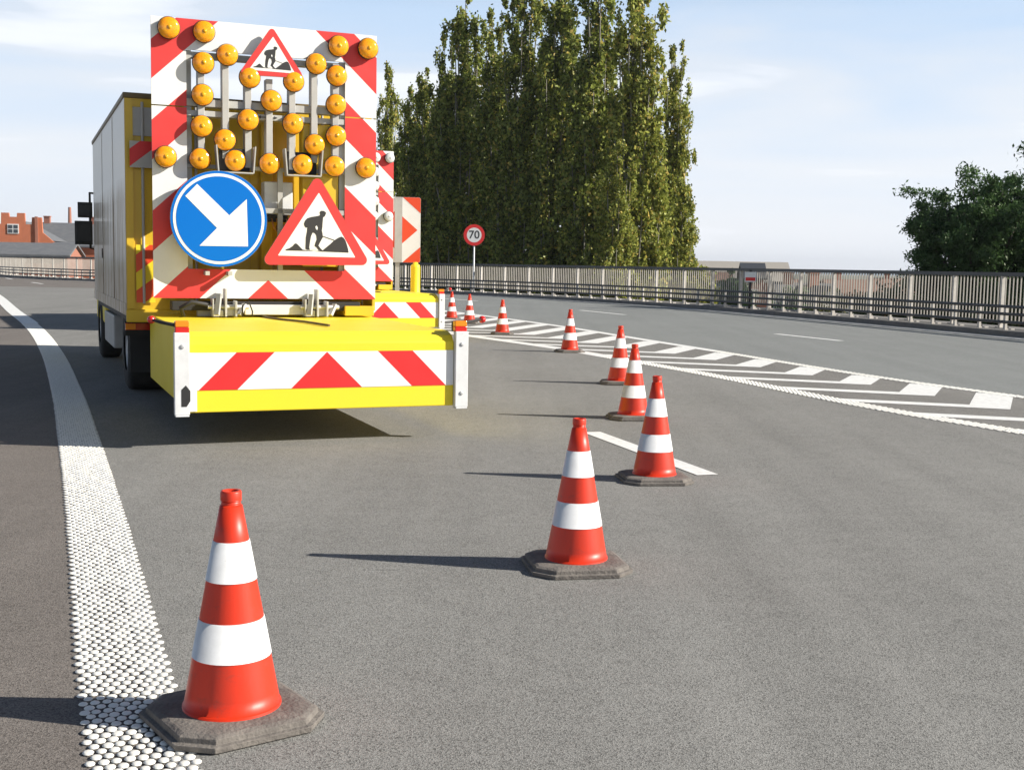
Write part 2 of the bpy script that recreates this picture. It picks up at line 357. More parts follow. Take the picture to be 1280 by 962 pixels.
def deck():
    mb = MB(); n = len(fq); A = fq + fn*.75
    k = np.linspace(0, len(lq)-1, n).astype(int); B = lq[k] - ln_[k]*22
    B = np.array([(-22, -40 + 0*i) if False else b for i, b in enumerate(B)])
    vs = [(x, y, 0) for x, y in A] + [(x, y, 0) for x, y in B] + [(x, y, -1.1) for x, y in A] + [(x, y, -1.1) for x, y in B]
    fs = []
    for i in range(n-1):
        fs += [(i, i+1, n+i+1, n+i), (2*n+i+1, 2*n+i, 3*n+i, 3*n+i+1), (i, 2*n+i, 2*n+i+1, i+1), (n+i+1, 3*n+i+1, 3*n+i, n+i)]
    mb.add(vs, fs); mb.build('road', [M_SHOULDER])['kind'] = 'structure'
deck()
struct(ribbon('motorway_lane', lq, ln_, .12, 0, .004, M_LANE)) if False else None
def between(name, P, Q, z, m, n=220):
    """sheet between two polylines sampled by arc length fraction over the same y range"""
    ys = np.linspace(-8, 60, n)
    def xat(q, y): o = np.argsort(q[:, 1]); return np.interp(y, q[o, 1], q[o, 0])
    A, B = xat(P, ys), xat(Q, ys)
    mb = MB(); vs = [(a, y, z) for a, y in zip(A, ys)] + [(b, y, z) for b, y in zip(B, ys)]
    mb.add(vs, [(i, i+n, i+n+1, i+1) for i in range(n-1)])
    return struct(mb.build(name, m))
between('motorway_lane', lq + ln_*.05, gq, .004, M_LANE)
between('gore_surface', gq, uq, .004, M_GORE)
edge = fq - fn*1.02
between('right_carriageway', uq, edge, .004, M_CARRIAGE)

# raised kerb strip under the parapet
def kerb():
    mb = MB(); n = len(fq); pr = [(-1.0, .002), (-1.0, .12), (.75, .13), (.75, .002)]
    vs = [(fq[i][0]+fn[i][0]*a, fq[i][1]+fn[i][1]*a, z) for i in range(n) for a, z in pr]
    mb.add(vs, [(i*4+j, i*4+j+1, (i+1)*4+j+1, (i+1)*4+j) for i in range(n-1) for j in range(3)])
    struct(mb.build('kerb', M_KERB, bevel=0))
kerb()

# road markings
def studs(name, q, t, nr, y0, y1, cols, row, rx, ry, z=.004, h=.006, jit=.002):
    mb = MB(); n = 8; rnd = random.Random(3)
    ds = np.r_[0, np.cumsum(np.linalg.norm(np.diff(q, axis=0), axis=1))]
    s0 = np.interp(y0, q[:, 1], ds); s1 = np.interp(y1, q[:, 1], ds); k = 0; s = s0
    vs, fs = [], []
    while s < s1:
        c = np.array([np.interp(s, ds, q[:, 0]), np.interp(s, ds, q[:, 1])]); tt = np.array([np.interp(s, ds, t[:, 0]), np.interp(s, ds, t[:, 1])]); nn = np.array([tt[1], -tt[0]])
        for j, off in enumerate(cols):
            o_ = off + ((.5 if k % 2 else 0)*(cols[1]-cols[0])) if j < len(cols)-1 or k % 2 == 0 else None
            if o_ is None: continue
            p = c + nn*(o_ + rnd.uniform(-jit, jit)) + tt*rnd.uniform(-jit, jit); b = len(vs); sc = rnd.uniform(.86, 1.08)
            for rr, zz in ((1.0, 0), (.93, h*.6), (.6, h)):
                for a in range(n):
                    e = p + nn*rx*sc*rr*math.cos(2*PI*a/n) + tt*ry*sc*rr*math.sin(2*PI*a/n); vs.append((e[0], e[1], z+zz))
            for i in range(2): fs += [(b+i*n+a, b+i*n+(a+1) % n, b+(i+1)*n+(a+1) % n, b+(i+1)*n+a) for a in range(n)]
            fs.append(tuple(b+2*n+a for a in range(n)))
        s += row; k += 1
    mb.smooth = True; mb.add(vs, fs)
    return struct(mb.build(name, M_DOT))
Wl = .17
studs('left_edge_line_studs', lq, lt, ln_, 1.5, 27, [-Wl + .0375*i for i in range(9)], .043, .0172, .0212, h=.0045)
def sub(q, t, nr, y0, y1): m = (q[:, 1] >= y0) & (q[:, 1] <= y1); return q[m], nr[m]
a, b = sub(lq, lt, ln_, 26.8, 152); struct(ribbon('left_edge_line', a, b, -.18, .18, .008, M_PAINT))
studs('gore_line_studs', gq, gt, gn, 7.5, 20, [-.144, -.096, -.048, 0, .048, .096], .052, .027, .018, z=.008)
studs('gore_line_studs', uq, ut, un, 12, 22, [-.11, -.066, -.022, .022, .066], .055, .026, .018, z=.008)
a, b = sub(gq, gt, gn, 19.5, 47); struct(ribbon('gore_line', a, b, -.17, .15, .008, M_PAINT))
a, b = sub(uq, ut, un, 21.8, 59); struct(ribbon('gore_line', a, b, -.13, .12, .008, M_PAINT))
m_ = (fq[:, 1] > -10); struct(ribbon('right_edge_line', fq[m_], fn[m_], -1.75, -1.55, .008, M_PAINT))

def dashes():
    mb = MB()
    def dash(p, q, wd):
        p, q = np.array(p, float), np.array(q, float); d = (q-p)/np.linalg.norm(q-p); nn = np.array([d[1], -d[0]])*wd/2
        mb.add([(*(p-nn), .008), (*(p+nn), .008), (*(q+nn), .008), (*(q-nn), .008)], [(0, 1, 2, 3)])
    dash((1.44, 8.66), (.73, 10.83), .17); dash((7.1, 25.95), (6.2, 28.3), .17); dash((3.55, 38.2), (2.3, 41.4), .17)
    dash((-1.5, 50), (-3.6, 53.3), .17); dash((-26.2, 67), (-28.3, 70.7), .18); dash((-33.1, 79.5), (-35, 83), .18); dash((11.2, 14.6), (10.3, 17.2), .17); dash((4.6, -1.5), (3.9, .7), .17)
    struct(mb.build('lane_dashes', M_PAINT))
dashes()

def hatching():
    """chevrons between the two gore lines: a long arm from the lower line, a short broad arm to the upper one"""
    mb = MB()
    def hit(p, d, q):
        best = None
        for i in range(len(q)-1):
            a, b = q[i], q[i+1]; e = b-a; den = d[0]*e[1]-d[1]*e[0]
            if abs(den) < 1e-9: continue
            s = ((a[0]-p[0])*e[1]-(a[1]-p[1])*e[0])/den; u = ((a[0]-p[0])*d[1]-(a[1]-p[1])*d[0])/den
            if 0 <= u <= 1 and s > 0 and (best is None or s < best): best = s
        return best
    ds = np.r_[0, np.cumsum(np.linalg.norm(np.diff(gq, axis=0), axis=1))]
    s = np.interp(9.0, gq[:, 1], ds)
    while s < np.interp(46, gq[:, 1], ds):
        p = np.array([np.interp(s, ds, gq[:, 0]), np.interp(s, ds, gq[:, 1])]); i = int(np.searchsorted(ds, s)); t = gt[min(i, len(gt)-1)]; nn = np.array([t[1], -t[0]])
        an = min(.35, max(0, (p[1]-20)*.012)); rot = np.array([[math.cos(an), -math.sin(an)], [math.sin(an), math.cos(an)]])
        dl = rot @ np.array([.955, -.297]); dw = rot @ np.array([.40, .917])
        # vertex: choose the arm length so that the broad arm reaches the upper line after a like distance
        lo = 1.7*(1 + max(0, p[1]-14)*.012)
        v = p + dl*lo; h = hit(v, dw, uq)
        if h and h < 9:
            wl, wt = .15, .22
            nl = np.array([-dl[1], dl[0]]); nw = np.array([dw[1], -dw[0]])
            def mit(sg):   # mitred corner
                A = np.stack([dl, -dw], 1); c = np.linalg.solve(A, (v + nw*sg*wt) - (v - nl*sg*wl)); return v - nl*sg*wl + dl*c[0]
            o_, i_ = mit(1), mit(-1)
            P = [p - nl*wl, o_, v+nw*wt+dw*(h-.05), v-nw*wt+dw*(h-.05), i_, p + nl*wl]
            mb.add([(x, y, .0075) for x, y in P], [(0, 1, 4, 5), (1, 2, 3, 4)])
        s += 1.385
    struct(mb.build('gore_hatching', M_PAINT))
hatching()

# ------------------------------------------------------------------ parapet fence and guard rail
M_FPOST = mat('weathered fence post', (.6, .56, .51), .6, noise=(3, .5, (.3, .27, .24)))
M_BARS = mat('weathered fence bars', (.40, .37, .33), .6, noise=(2, .5, (.26, .23, .2)))
M_TOP = mat('dark handrail paint', (.045, .05, .055), .4, noise=(2, .4, (.09, .09, .09)))
M_TUBE = mat('dark guard rail tube', (.04, .042, .045), .4, noise=(2, .5, (.1, .095, .09)))

def fence():
    t = thing('bridge_fence', 'long railing of close vertical bars with a dark handrail along the bridge edge', 'fence', (12.88, 30.3, .12))
    O = np.array([12.88, 30.3, .12])
    q, tg, nr = spline(FENCE, 2.0)
    k = [i for i in range(len(q)) if 12 < q[i][1] < 130 or q[i][0] < -20]; q, tg, nr = q[k], tg[k], nr[k]
    q = q[q[:, 1] < 132]; n = len(q)
    h = MB(); vs = []
    for i in range(n):
        for a, z in ((-.07, 1.33), (.07, 1.33), (.07, 1.43), (-.07, 1.43)): vs.append((q[i][0]+nr[i][0]*a-O[0], q[i][1]+nr[i][1]*a-O[1], z))
    h.add(vs, [(i*4+j, i*4+(j+1) % 4, (i+1)*4+(j+1) % 4, (i+1)*4+j) for i in range(n-1) for j in range(4)]); h.build('handrail', M_TOP, t)
    b = MB(); vs = []
    for i in range(n):
        for a, z in ((-.03, .14), (.03, .14), (.03, .2), (-.03, .2)): vs.append((q[i][0]+nr[i][0]*a-O[0], q[i][1]+nr[i][1]*a-O[1], z))
    b.add(vs, [(i*4+j, i*4+(j+1) % 4, (i+1)*4+(j+1) % 4, (i+1)*4+j) for i in range(n-1) for j in range(4)]); b.build('bottom_rail', M_TOP, t)
    pm = MB(); pm.box((-.035, -.05, 0), (.035, .05, 1.335)); pm.box((-.1, -.1, 0), (.1, .1, .03)); p0 = pm.build('post', M_FPOST, t)
    for i in range(n):
        o = p0 if i == 0 else p0.copy()
        if i: COL.objects.link(o)
        o.location = (q[i][0]-O[0], q[i][1]-O[1], 0); o.rotation_euler = (0, 0, math.atan2(tg[i][1], tg[i][0]))
    bb = MB(); q2, t2, n2 = spline(FENCE, .1429)
    for i in range(len(q2)):
        x, y = q2[i]
        if y < 12 or y > 131: continue
        M = Matrix.Translation((x-O[0], y-O[1], 0)) @ Matrix.Rotation(math.atan2(t2[i][1], t2[i][0]), 4, 'Z')
        bb.box((-.010, -.017, .2), (.010, .017, 1.33), M)
    bb.build('balusters', M_BARS, t)
fence()

def guardrail():
    O = np.array([11.9, 30.0, .12]); t = thing('guard_rail', 'low guard rail of three dark tubes on short posts before the bridge fence', 'guard rail', tuple(O))
    q, tg, nr = spline(FENCE, 1.0); q = q - nr*.72; k = (q[:, 1] > 20) & (q[:, 1] < 132); q, tg, nr = q[k], tg[k], nr[k]
    for z in (.2, .40, .585):
        m = MB(); m.tube([(x-O[0], y-O[1], z) for x, y in q], .038, 8); m.build('rail', M_TUBE, t)
    pm = MB(); pm.box((-.04, .039, 0), (.04, .10, .62)); pm.box((-.04, .101, 0), (.04, .33, .035)); pm.prism([(-.03, .036), (.03, .036), (.03, .1), (-.03, .1)], 1, 1, .101, .16)
    p0 = pm.build('post', M_FPOST, t); rest = MB()
    for i in range(len(q)):
        rz = math.atan2(tg[i][1], tg[i][0]) + PI
        if i < 100:
            o = p0 if i == 0 else p0.copy()
            if i: COL.objects.link(o)
            o.location = (q[i][0]-O[0], q[i][1]-O[1], 0); o.rotation_euler = (0, 0, rz)
        else:
            M = Matrix.Translation((q[i][0]-O[0], q[i][1]-O[1], 0)) @ Matrix.Rotation(rz, 4, 'Z')
            rest.box((-.04, .039, 0), (.04, .10, .62), M); rest.box((-.04, .101, 0), (.04, .33, .035), M)
    if rest.v: struct(rest.build('far_posts', M_FPOST, t), 'stuff')
guardrail()

# ------------------------------------------------------------------ traffic cones
M_CONE = mat('orange red cone rubber', (.68, .036, .009), .36, noise=(9, .5, (.46, .035, .018)), streak=(1, 1, .3), spec=.45, scuff=(11, .56, .6, (.30, .05, .035)))
M_BAND = mat('white reflective cone band', (.88, .88, .87), .35, noise=(13, .35, (.58, .57, .55)), scuff=(14, .63, .6, (.33, .30, .27)))
M_BASE = mat('recycled rubber base', (.185, .165, .145), .9, noise=(9, .8, (.08, .07, .065)), bump=(70, .006))
def make_cone():
    t = thing('traffic_cone', '', 'traffic cone')
    def rad(z): return .152 + (.036-.152)*(z-.062)/(.70-.062)
    c = MB(); c.lathe([(.1575, .046), (.1575, .046), (.1575, .055), (.1575, .055), (rad(.058)+.001, .057), (rad(.058), .058), (rad(.058), .058), (rad(.1), .1), (rad(.33), .33), (rad(.6), .6), (.036, .70), (.036, .70), (.031, .7035), (.031, .7035), (.031, .706), (.031, .716), (.031, .716), (.0335, .7165), (.0335, .7165), (.0335, .719), (.0335, .743), (.031, .748), (.022, .748), (.020, .70)], 40)
    c.build('cone_body', M_CONE, t)
    for z0, z1 in ((.216, .338), (.4625, .589)):
        b = MB(); b.lathe([(rad(z0)+.0002, z0), (rad(z0)+.0022, z0+.0006), (rad(z0)+.0022, z0+.0006), (rad(z1)+.0022, z1-.0006), (rad(z1)+.0022, z1-.0006), (rad(z1)+.0002, z1)], 40); b.build('reflective_band', M_BAND, t)
    m = MB()
    def oc(s, ch): return [(s-ch, -s), (s, -s+ch), (s, s-ch), (s-ch, s), (-s+ch, s), (-s, s-ch), (-s, -s+ch), (-s+ch, -s)]
    lev = [(oc(.25, .092), .0), (oc(.252, .092), .019), (oc(.234, .084), .0205), (oc(.232, .083), .037), (oc(.214, .075), .044), (oc(.18, .06), .0465)]
    vs = [(x, y, z) for p, z in lev for x, y in p]; n = 8
    m.add(vs, [(i*n+j, i*n+(j+1) % n, (i+1)*n+(j+1) % n, (i+1)*n+j) for i in range(len(lev)-1) for j in range(n)] + [tuple(range((len(lev)-1)*n, len(lev)*n)), tuple(range(7, -1, -1))])
    m.build('base', M_BASE, t, bevel=.002)
    return t
cone = make_cone()
CONES = [(-.8986, 3.8132, 36, 1.01, 'large foreground striped cone standing on the studded white edge line'),
         (.3367, 5.906, 10, 1.0, 'second nearest striped cone, alone on the plain asphalt in mid frame'),
         (1.021, 8.42, 7, .99, 'striped cone whose base covers part of the white lane dash'),
         (1.213, 11.9, 5, .99, 'striped cone right behind the one on the lane dash, partly hidden by it'),
         (1.3865, 15.46, -3, 1.0, 'striped cone standing just before the hatched gore, its base overlapped by a nearer cone'),
         (1.0015, 21.09, 8, 1.0, 'striped cone on the near border line of the hatched gore'),
         (-.236, 26.26, 1, 1.0, 'striped cone in the hatching, the first right of the yellow crash cushion'),
         (-1.12, 30.7, 4, 1.0, 'small far striped cone behind the red marker lamp on the cushion corner'),
         (-1.69, 33.0, -5, 1.0, 'farthest striped cone, against the white corner post of the rear yellow truck')]
for i, (x, y, rz, sc, lb) in enumerate(CONES):
    o = cone if i == 0 else dup(cone)
    o.location = (x, y, .0085 if i in (0,) else .005); o.rotation_euler = (0, 0, R(rz)); o.scale = (sc,)*3; tag(o, lb, 'traffic cone', 'traffic cones closing the lane')

# ------------------------------------------------------------------ road works trucks
def rtri(A, B, C, r, n=6):
    """triangle with rounded corners"""
    P = [Vector(p) for p in (A, B, C)]; out = []
    for i in range(3):
        p, a, b = P[i], P[i-1], P[(i+1) % 3]; u, v = (a-p).normalized(), (b-p).normalized(); ang = u.angle(v); d = r/math.tan(ang/2)
        c = p + (u+v).normalized()*r/math.sin(ang/2); s0 = p+u*d-c; s1 = p+v*d-c
        a0 = math.atan2(s0.y, s0.x); a1 = math.atan2(s1.y, s1.x)
        while a1-a0 > PI: a1 -= 2*PI
        while a1-a0 < -PI: a1 += 2*PI
        out += [(c.x + r*math.cos(a0+(a1-a0)*k/n), c.y + r*math.sin(a0+(a1-a0)*k/n)) for k in range(n+1)]
    return out
WORKER = [(420,336),(398,341),(375,345),(352,353),(340,366),(333,384),(337,398),(345,406),(352,404),(350,428),(344,460),(343,490),(342,524),(352,529),(372,529),(363,518),(368,480),(374,450),(383,431),(395,436),(402,446),(405,470),(398,488),(393,506),(404,514),(416,530),(438,530),(426,518),(415,504),(424,485),(440,456),(438,436),(434,420),(437,398),(438,380),(441,345),(450,340),(458,322),(456,316),(444,309),(428,309),(421,318),(424,330)]
MOUND1 = [(230,535),(234,528),(252,522),(270,510),(282,496),(290,494),(300,502),(316,518),(326,528),(345,531),(395,535)]
MOUND2 = [(396,536),(440,529),(460,512),(484,492),(505,472),(526,458),(545,450),(558,456),(568,470),(577,495),(584,520),(587,540)]
def works_sign(mb, apex, bl, br, y, scale):
    """warning triangle: slots 0 plate, 1 red, 2 white, 3 black; faces -y"""
    ax = (bl[0]+br[0])/2; W = br[0]-bl[0]; H = apex[1]-(bl[1]+br[1])/2
    def mp(p): return (ax + (p[0]-405)/626*W, apex[1] - (p[1]-103)/510*H)
    r = .055*scale
    mb.m = 0; mb.prism(rtri(apex, bl, br, r), 1, 1, y+.003, y+.03)
    mb.m = 1; mb.flat(rtri(apex, bl, br, r), y)
    mb.m = 2; mb.flat(rtri(mp((417, 208)), mp((188, 564)), mp((627, 567)), .006*scale), y-.002)
    mb.m = 3
    for poly in (WORKER, MOUND1, MOUND2): mb.flat([mp(p) for p in poly], y-.004)
    mb.flat([mp(p) for p in [(436,452),(440,449),(505,470),(503,474)]], y-.0045)
    mb.m = 2; mb.flat([mp(p) for p in [(397,398),(405,392),(411,404),(408,418),(400,412)]], y-.006)
    mb.flat([mp(p) for p in [(364,524),(368,515),(400,520),(408,529),(366,529)]], y-.006)

LAMPS = [(-.957,3.709),(-.626,3.70),(-.636,3.403),(-.405,3.498),(-.188,3.299),(-.646,3.097),(.024,3.088),(.249,3.292),(.476,3.482),(.705,3.675),(1.015,3.677),(.689,3.38),(.682,3.092),
         (-.206,2.886),(.241,2.874),(-.656,2.797),(-.433,2.678),(.461,2.68),(.683,2.78),(-.999,2.486),(-.673,2.48),(-.333,2.481),(.007,2.466),(.338,2.474),(.668,2.473),(.996,2.472)]
BANDS = [(-5, 1.308), (1.752, 2.17), (2.62, 3.01), (3.50, 3.88), (4.27, 4.64)]

def make_truck(loc, rz, label, lens, live):
    t = thing('attenuator_truck', label, 'truck', loc, rz, 'road works trucks with crash cushions')
    # --- crash cushion
    m = MB(); prof = [(0, .29), (3.05, .29), (3.05, .935), (.16, .927), (.05, .895), (0, .84)]
    vs = [(-1.108, v, z) for v, z in prof] + [(1.108, v, z) for v, z in prof]; k = len(prof)
    m.add(vs, [tuple(range(k))[::-1], tuple(range(k, 2*k))] + [(i, (i+1) % k, (i+1) % k+k, i+k) for i in range(k)])
    cu = m.build('crash_cushion', M_YEL, t, bevel=.008)
    m = MB(); stripes(m, -1.104, 1.104, .468, .768, -.004, [(-9, .765), (1.2, 1.505)], .93 if 0 else 1.0)
    m.build('warning_stripes', [M_WHITE, M_RED], cu)
    m = MB()
    for k in range(9): m.box((-1.1115, .14, .40+.05*k), (-1.1085, .165, .424+.05*k))
    m.build('drain_slots', M_DARK, cu)
    m = MB(); m.tube([(-.1, 3.0, .945), (-.05, 2.2, .942), (.12, 1.4, .944), (.2, .75, .942)], .011, 6); m.build('cable', M_BRASS, cu)
    m = MB(); m.box((-1.05, 3.055, .30), (1.05, 3.2, .84)); m.box((-.5, 3.2, .45), (-.35, 4.4, .7)); m.box((.35, 3.2, .45), (.5, 4.4, .7)); m.build('hinge_frame', M_DARK, cu)
    for sg in (-1, 1):
        a, b = 1.1095, 1.225
        m = MB()
        m.box((sg*a if sg > 0 else -b, -.045, .28), (b if sg > 0 else -a, .02, .93))
        m.box((sg*1.05 if sg > 0 else -1.108, -.014, .30), (1.108 if sg > 0 else -1.05, -.006, .48)) if sg < 0 else None
        m.box((min(sg*1.115, sg*1.22), -.05, .265), (max(sg*1.115, sg*1.22), .025, .279))
        m.m = 1; m.smooth = True
        for z in ((.82, .40) if sg > 0 else (.82,)): m.lathe([(.018, 0), (.018, .008), (.0, .009)], 10, Matrix.Translation((sg*1.165, -.045, z)) @ Matrix.Rotation(PI/2, 4, 'X'))
        m.smooth = False; m.m = 2
        if sg < 0: m.flat([(-1.175, .345), (-1.135, .345), (-1.105, .39), (-1.105, .47), (-1.14, .515), (-1.175, .48)], -.0465)
        m.build('end_post', [M_PLATE, M_GALV, M_GREY if 0 else M_DARK], cu, bevel=.005)
        m = MB(); x0 = min(sg*1.108, sg*1.215); x1 = max(sg*1.108, sg*1.215)
        m.m = 0; m.box((x0, -.03, .972), (x1, .035, 1.02)); m.m = 1; m.box((x0, -.03, .925), (x1, .035, .971)); m.m = 2; m.box((x0+.005, .036, .925), (x1-.005, .09, 1.01))
        m.build('marker_light', [M_LAMPO, M_LAMPR, M_DARK], cu, bevel=.006)
        e = (sg*(1.485 if sg > 0 else 1.36), .32, 1.015)
        m = MB(); m.tube([(sg*1.16, .06, .975), (sg*1.3, .2, 1.0), e], .016, 8, r2=.012); ar = m.build('marker_arm', M_DARK, cu)
        m = MB(); m.lathe([(.001, -.034), (.02, -.028), (.032, -.011), (.032, .011), (.02, .028), (.001, .034)], 14, Matrix.Translation(e) @ Matrix.Rotation(PI/2, 4, 'X')); m.build('marker_bulb', M_LAMPR, cu)
    # --- arrow board frame and sheets
    m = MB(); B = BANDS
    def sheet(x0, x1, z0, z1, bands):
        stripes(m, x0, x1, z0, z1, 2.53, bands)
        m.m = 2; m.box((x0+.002, 2.533, z0+.002), (x1-.002, 2.565, z1-.002))
    sheet(-1.12, -.79, 1.12, 2.974, B); sheet(.79, 1.12, 1.12, 2.974, B); sheet(-.79, .79, 1.12, 1.41, B)
    sheet(-1.12, -.79, 2.986, 3.82, B); sheet(.79, 1.12, 2.986, 3.82, B); sheet(-.79, .79, 3.53, 3.82, B[4:])
    pn = m.build('sign_panel', [M_WHITE, M_REDP, M_GREY], t)
    m = MB()
    for x, z0, z1 in ((-.655, 2.42, 3.5), (-.42, 2.5, 3.5), (-.2, 2.42, 3.3), (.01, 2.42, 3.3), (.24, 2.42, 3.3), (.465, 2.5, 3.5), (.685, 2.42, 3.5)): m.box((x-.032, 2.50, z0), (x+.032, 2.62, z1))
    m.build('lamp_upright', M_GREY, pn, bevel=.003)
    m = MB(); m.box((-.79, 2.536, 2.995), (.79, 2.66, 3.065)); m.box((-.79, 2.536, 2.90), (.79, 2.66, 2.955)); m.box((-.79, 2.536, 2.40), (.79, 2.64, 2.435)); m.box((-.79, 2.575, 3.46), (.79, 2.66, 3.52))
    m.build('cross_rail', M_GREY, pn, bevel=.003)
    m = MB(); m.flat([(-.11, 2.927), (-.07, 2.942), (-.07, 2.931), (.06, 2.931), (.06, 2.942), (.10, 2.927), (.06, 2.912), (.06, 2.923), (-.07, 2.923), (-.07, 2.912)], 2.529); m.build('arrow_mark', M_BLACK, pn)
    for x in (-.335, .34):
        m = MB(); w_ = .17
        for p, q in (((x-w_, 2.36), (x+w_, 2.36)), ((x-w_-.02, 2.62), (x-w_, 2.36)), ((x+w_+.02, 2.62), (x+w_, 2.36))): m.bar((p[0], 2.47, p[1]), (q[0], 2.47, q[1]), .012, .12, up=(0, 1, 0)) if 0 else m.bar((p[0], 2.47, p[1]), (q[0], 2.47, q[1]), .12, .012, up=(0, 1, 0)) if 0 else m.bar((p[0], 2.46, p[1]), (q[0], 2.46, q[1]), .012, .13, up=(0, 1, 0))
        m.m = 1; m.box((x-w_+.02, 2.515, 2.38), (x+w_-.02, 2.528, 2.6)); m.build('lamp_tray', [M_GREY, M_DARK], pn)
    # lamps: one mesh per kind, shared by all copies
    lm = MB(); Mx = Matrix.Rotation(PI/2, 4, 'X')
    r = .104; lm.m = 1; lm.lathe([(.001, -.049), (.085, -.05), (.1, -.048), (r+.004, -.006), (r+.004, .004), (r-.004, .008)], 28, Mx)
    lm.m = 0; pr = [(r-.002, .006), (r-.003, .018)]
    for k in range(15):
        q = k/14; rr_ = (r-.004)*math.cos(q*PI/2)**.9; zz_ = .018+.040*math.sin(q*PI/2); pr += [(max(rr_, .0006), zz_ + (.0006 if k % 2 else 0))]
    lm.lathe(pr, 28, Mx)
    lm.m = 0; lm.lathe([(.022, .057), (.02, .063), (.0006, .064)], 16, Mx)
    if live:
        lm.m = 1
    first = None
    for x, z in LAMPS:
        outer = abs(x) > .9
        if first is None: first = lm.build('lamp', [lens, M_DARK], pn); o = first
        else: o = first.copy(); COL.objects.link(o)
        o.location = (x, 2.478 if not outer else 2.48, z)
    # signs hung in front
    m = MB(); works_sign(m, (.025, 3.805), (-.305, 3.315), (.352, 3.325), 2.44, .6); m.build('roadworks_sign', [M_GREY, M_REDP, M_WHITE, M_BLACK], pn)
    m = MB(); works_sign(m, (.468, 2.385), (-.108, 1.462), (1.032, 1.474), 2.38, 1.0); m.build('roadworks_sign', [M_GREY, M_REDP, M_WHITE, M_BLACK], pn)
    m = MB(); cx, cz, rr = -.510, 1.900, .466
    def circ(r_, n=64): return [(cx+r_*math.cos(2*PI*i/n), cz+r_*math.sin(2*PI*i/n)) for i in range(n)]
    m.m = 0; m.prism(circ(rr), 1, 1, 2.353, 2.385); m.m = 1; m.flat(circ(rr*.997), 2.35); m.m = 2; m.flat(circ(rr*.945), 2.348); m.m = 1; m.flat(circ(rr*.885), 2.346)
    AR = [(725,230),(797,162),(990,328),(1098,235),(1105,498),(808,500),(915,400)]
    m.m = 2; m.flat([(cx+(x-930)/295*rr, cz-(y-350)/265*rr) for x, y in AR], 2.344); m.build('direction_sign', [M_GREY, M_BLUE, M_WHITE], pn)
    m = MB()
    for x in (-.62, -.4): m.box((x-.02, 2.39, 1.35), (x+.02, 2.53, 1.39)); m.box((x-.02, 2.39, 2.3), (x+.02, 2.53, 2.34))
    for x in (.3, .62): m.box((x-.02, 2.415, 1.5), (x+.02, 2.53, 1.54))
    m.box((-.79, 2.535, 1.98), (.79, 2.57, 2.03)); m.box((.1, 2.535, 1.41), (.15, 2.57, 2.4)); m.box((-.8, 2.57, 1.41), (-.74, 2.63, 3.53)); m.box((.74, 2.57, 1.41), (.8, 2.63, 3.53))
    m.build('sign_bracket', M_GREY, pn)
    m = MB(); m.box((-.02, 2.62, 1.97), (.27, 2.8, 2.30)); m.m = 1; m.box((.0, 2.60, 1.9), (.22, 2.78, 1.965)); cbx = m.build('control_box', [M_PLATE, M_DARK], t, bevel=.01)
    m = MB()
    for k in range(4): m.tube([(.05+.05*k, 2.6, 1.93), (.06+.05*k, 2.55, 1.84), (.1+.04*k, 2.58, 1.8), (.12+.03*k, 2.7, 1.86)], .008, 6)
    m.build('cable', mat('wiring', (.5, .2, .06), .5), cbx)
    m = MB(); m.box((.36, 2.575, 1.45), (.735, 2.75, 2.89)); m.box((.0, 2.9, 1.1), (.12, 2.955, 2.9)); m.build('lift_mast', M_YELB, t, bevel=.01)
    m = MB(); m.box((1.10, 2.57, 1.0), (1.132, 2.945, 2.25)); m.build('side_wing', M_YELB, t, bevel=.004)
    # --- hinge bench under the panel
    m = MB(); m.box((-.95, 2.50, 1.0), (.95, 2.7, 1.09)); m.m = 1; m.box((-.25, 2.44, .96), (.36, 2.495, 1.06)); m.m = 2; m.box((.78, 2.46, .95), (1.09, 2.9, 1.05)); m.m = 3; m.box((-.7, 2.55, .94), (-.3, 2.62, 1.0))
    hb = m.build('hinge_bench', [M_DARK, M_PLATE, M_YELB, M_GREY], t, bevel=.006)
    for x in (-.42, .5):
        s_ = 1 if x < 0 else -1
        m = MB(); m.box((x-.16, 2.36, .945), (x-.145, 2.5, 1.12)); m.box((x-.15, 2.38, .945), (x-.05, 2.5, 1.01)); m.box((x-.04, 2.35, .945), (x-.02, 2.49, 1.22)); m.box((x+.06, 2.35, .945), (x+.08, 2.49, 1.10)); m.box((x-.02, 2.42, .95), (x+.06, 2.5, 1.06))
        m.bar((x-.12, 2.34, .96), (x-.09, 2.38, 1.17), .05, .03); m.bar((x+.1, 2.36, .96), (x+.16, 2.40, 1.07), .05, .03)
        m.smooth = True; m.lathe([(.022, -.2), (.022, .2), (.001, .2)], 12, Matrix.Translation((x, 2.40, 1.04)) @ Matrix.Rotation(PI/2, 4, 'Y')); m.smooth = False
        m.build('clamp', M_GALV, hb, bevel=.003)
    m = MB(); m.tube([(-.85, 2.45, .95), (-.88, 2.38, 1.03), (-.78, 2.36, 1.09), (-.62, 2.4, 1.06), (-.55, 2.5, 1.02)], .022, 8); m.build('hose', M_DARK, hb); m = MB(); m.tube([(-.3, 2.3, .95), (-.3, 2.28, 1.06), (-.24, 2.28, 1.1), (-.2, 2.3, 1.0), (-.2, 2.32, .95)], .008, 6); m.build('hose', M_DARK, hb)
    # --- box body
    m = MB(); m.m = 0; m.box((-1.34, 2.98, .92), (1.2, 8.45, 3.11))
    m.mi[2] = 1; m.mi[3] = 0
    m.m = 2; m.box((-1.352, 2.965, 3.085), (1.212, 8.465, 3.14))
    m.m = 1; m.box((-1.345, 2.95, .86), (1.205, 2.98, .99))
    bd = m.build('box_body', [M_SIDE, M_YELB, M_BRASS], t, bevel=.01)
    m = MB(); m.m = 0
    for x in (-1.33, -.1, 1.12): m.box((x, 2.958, 1.0), (x+.07, 2.979, 3.08))
    m.m = 1
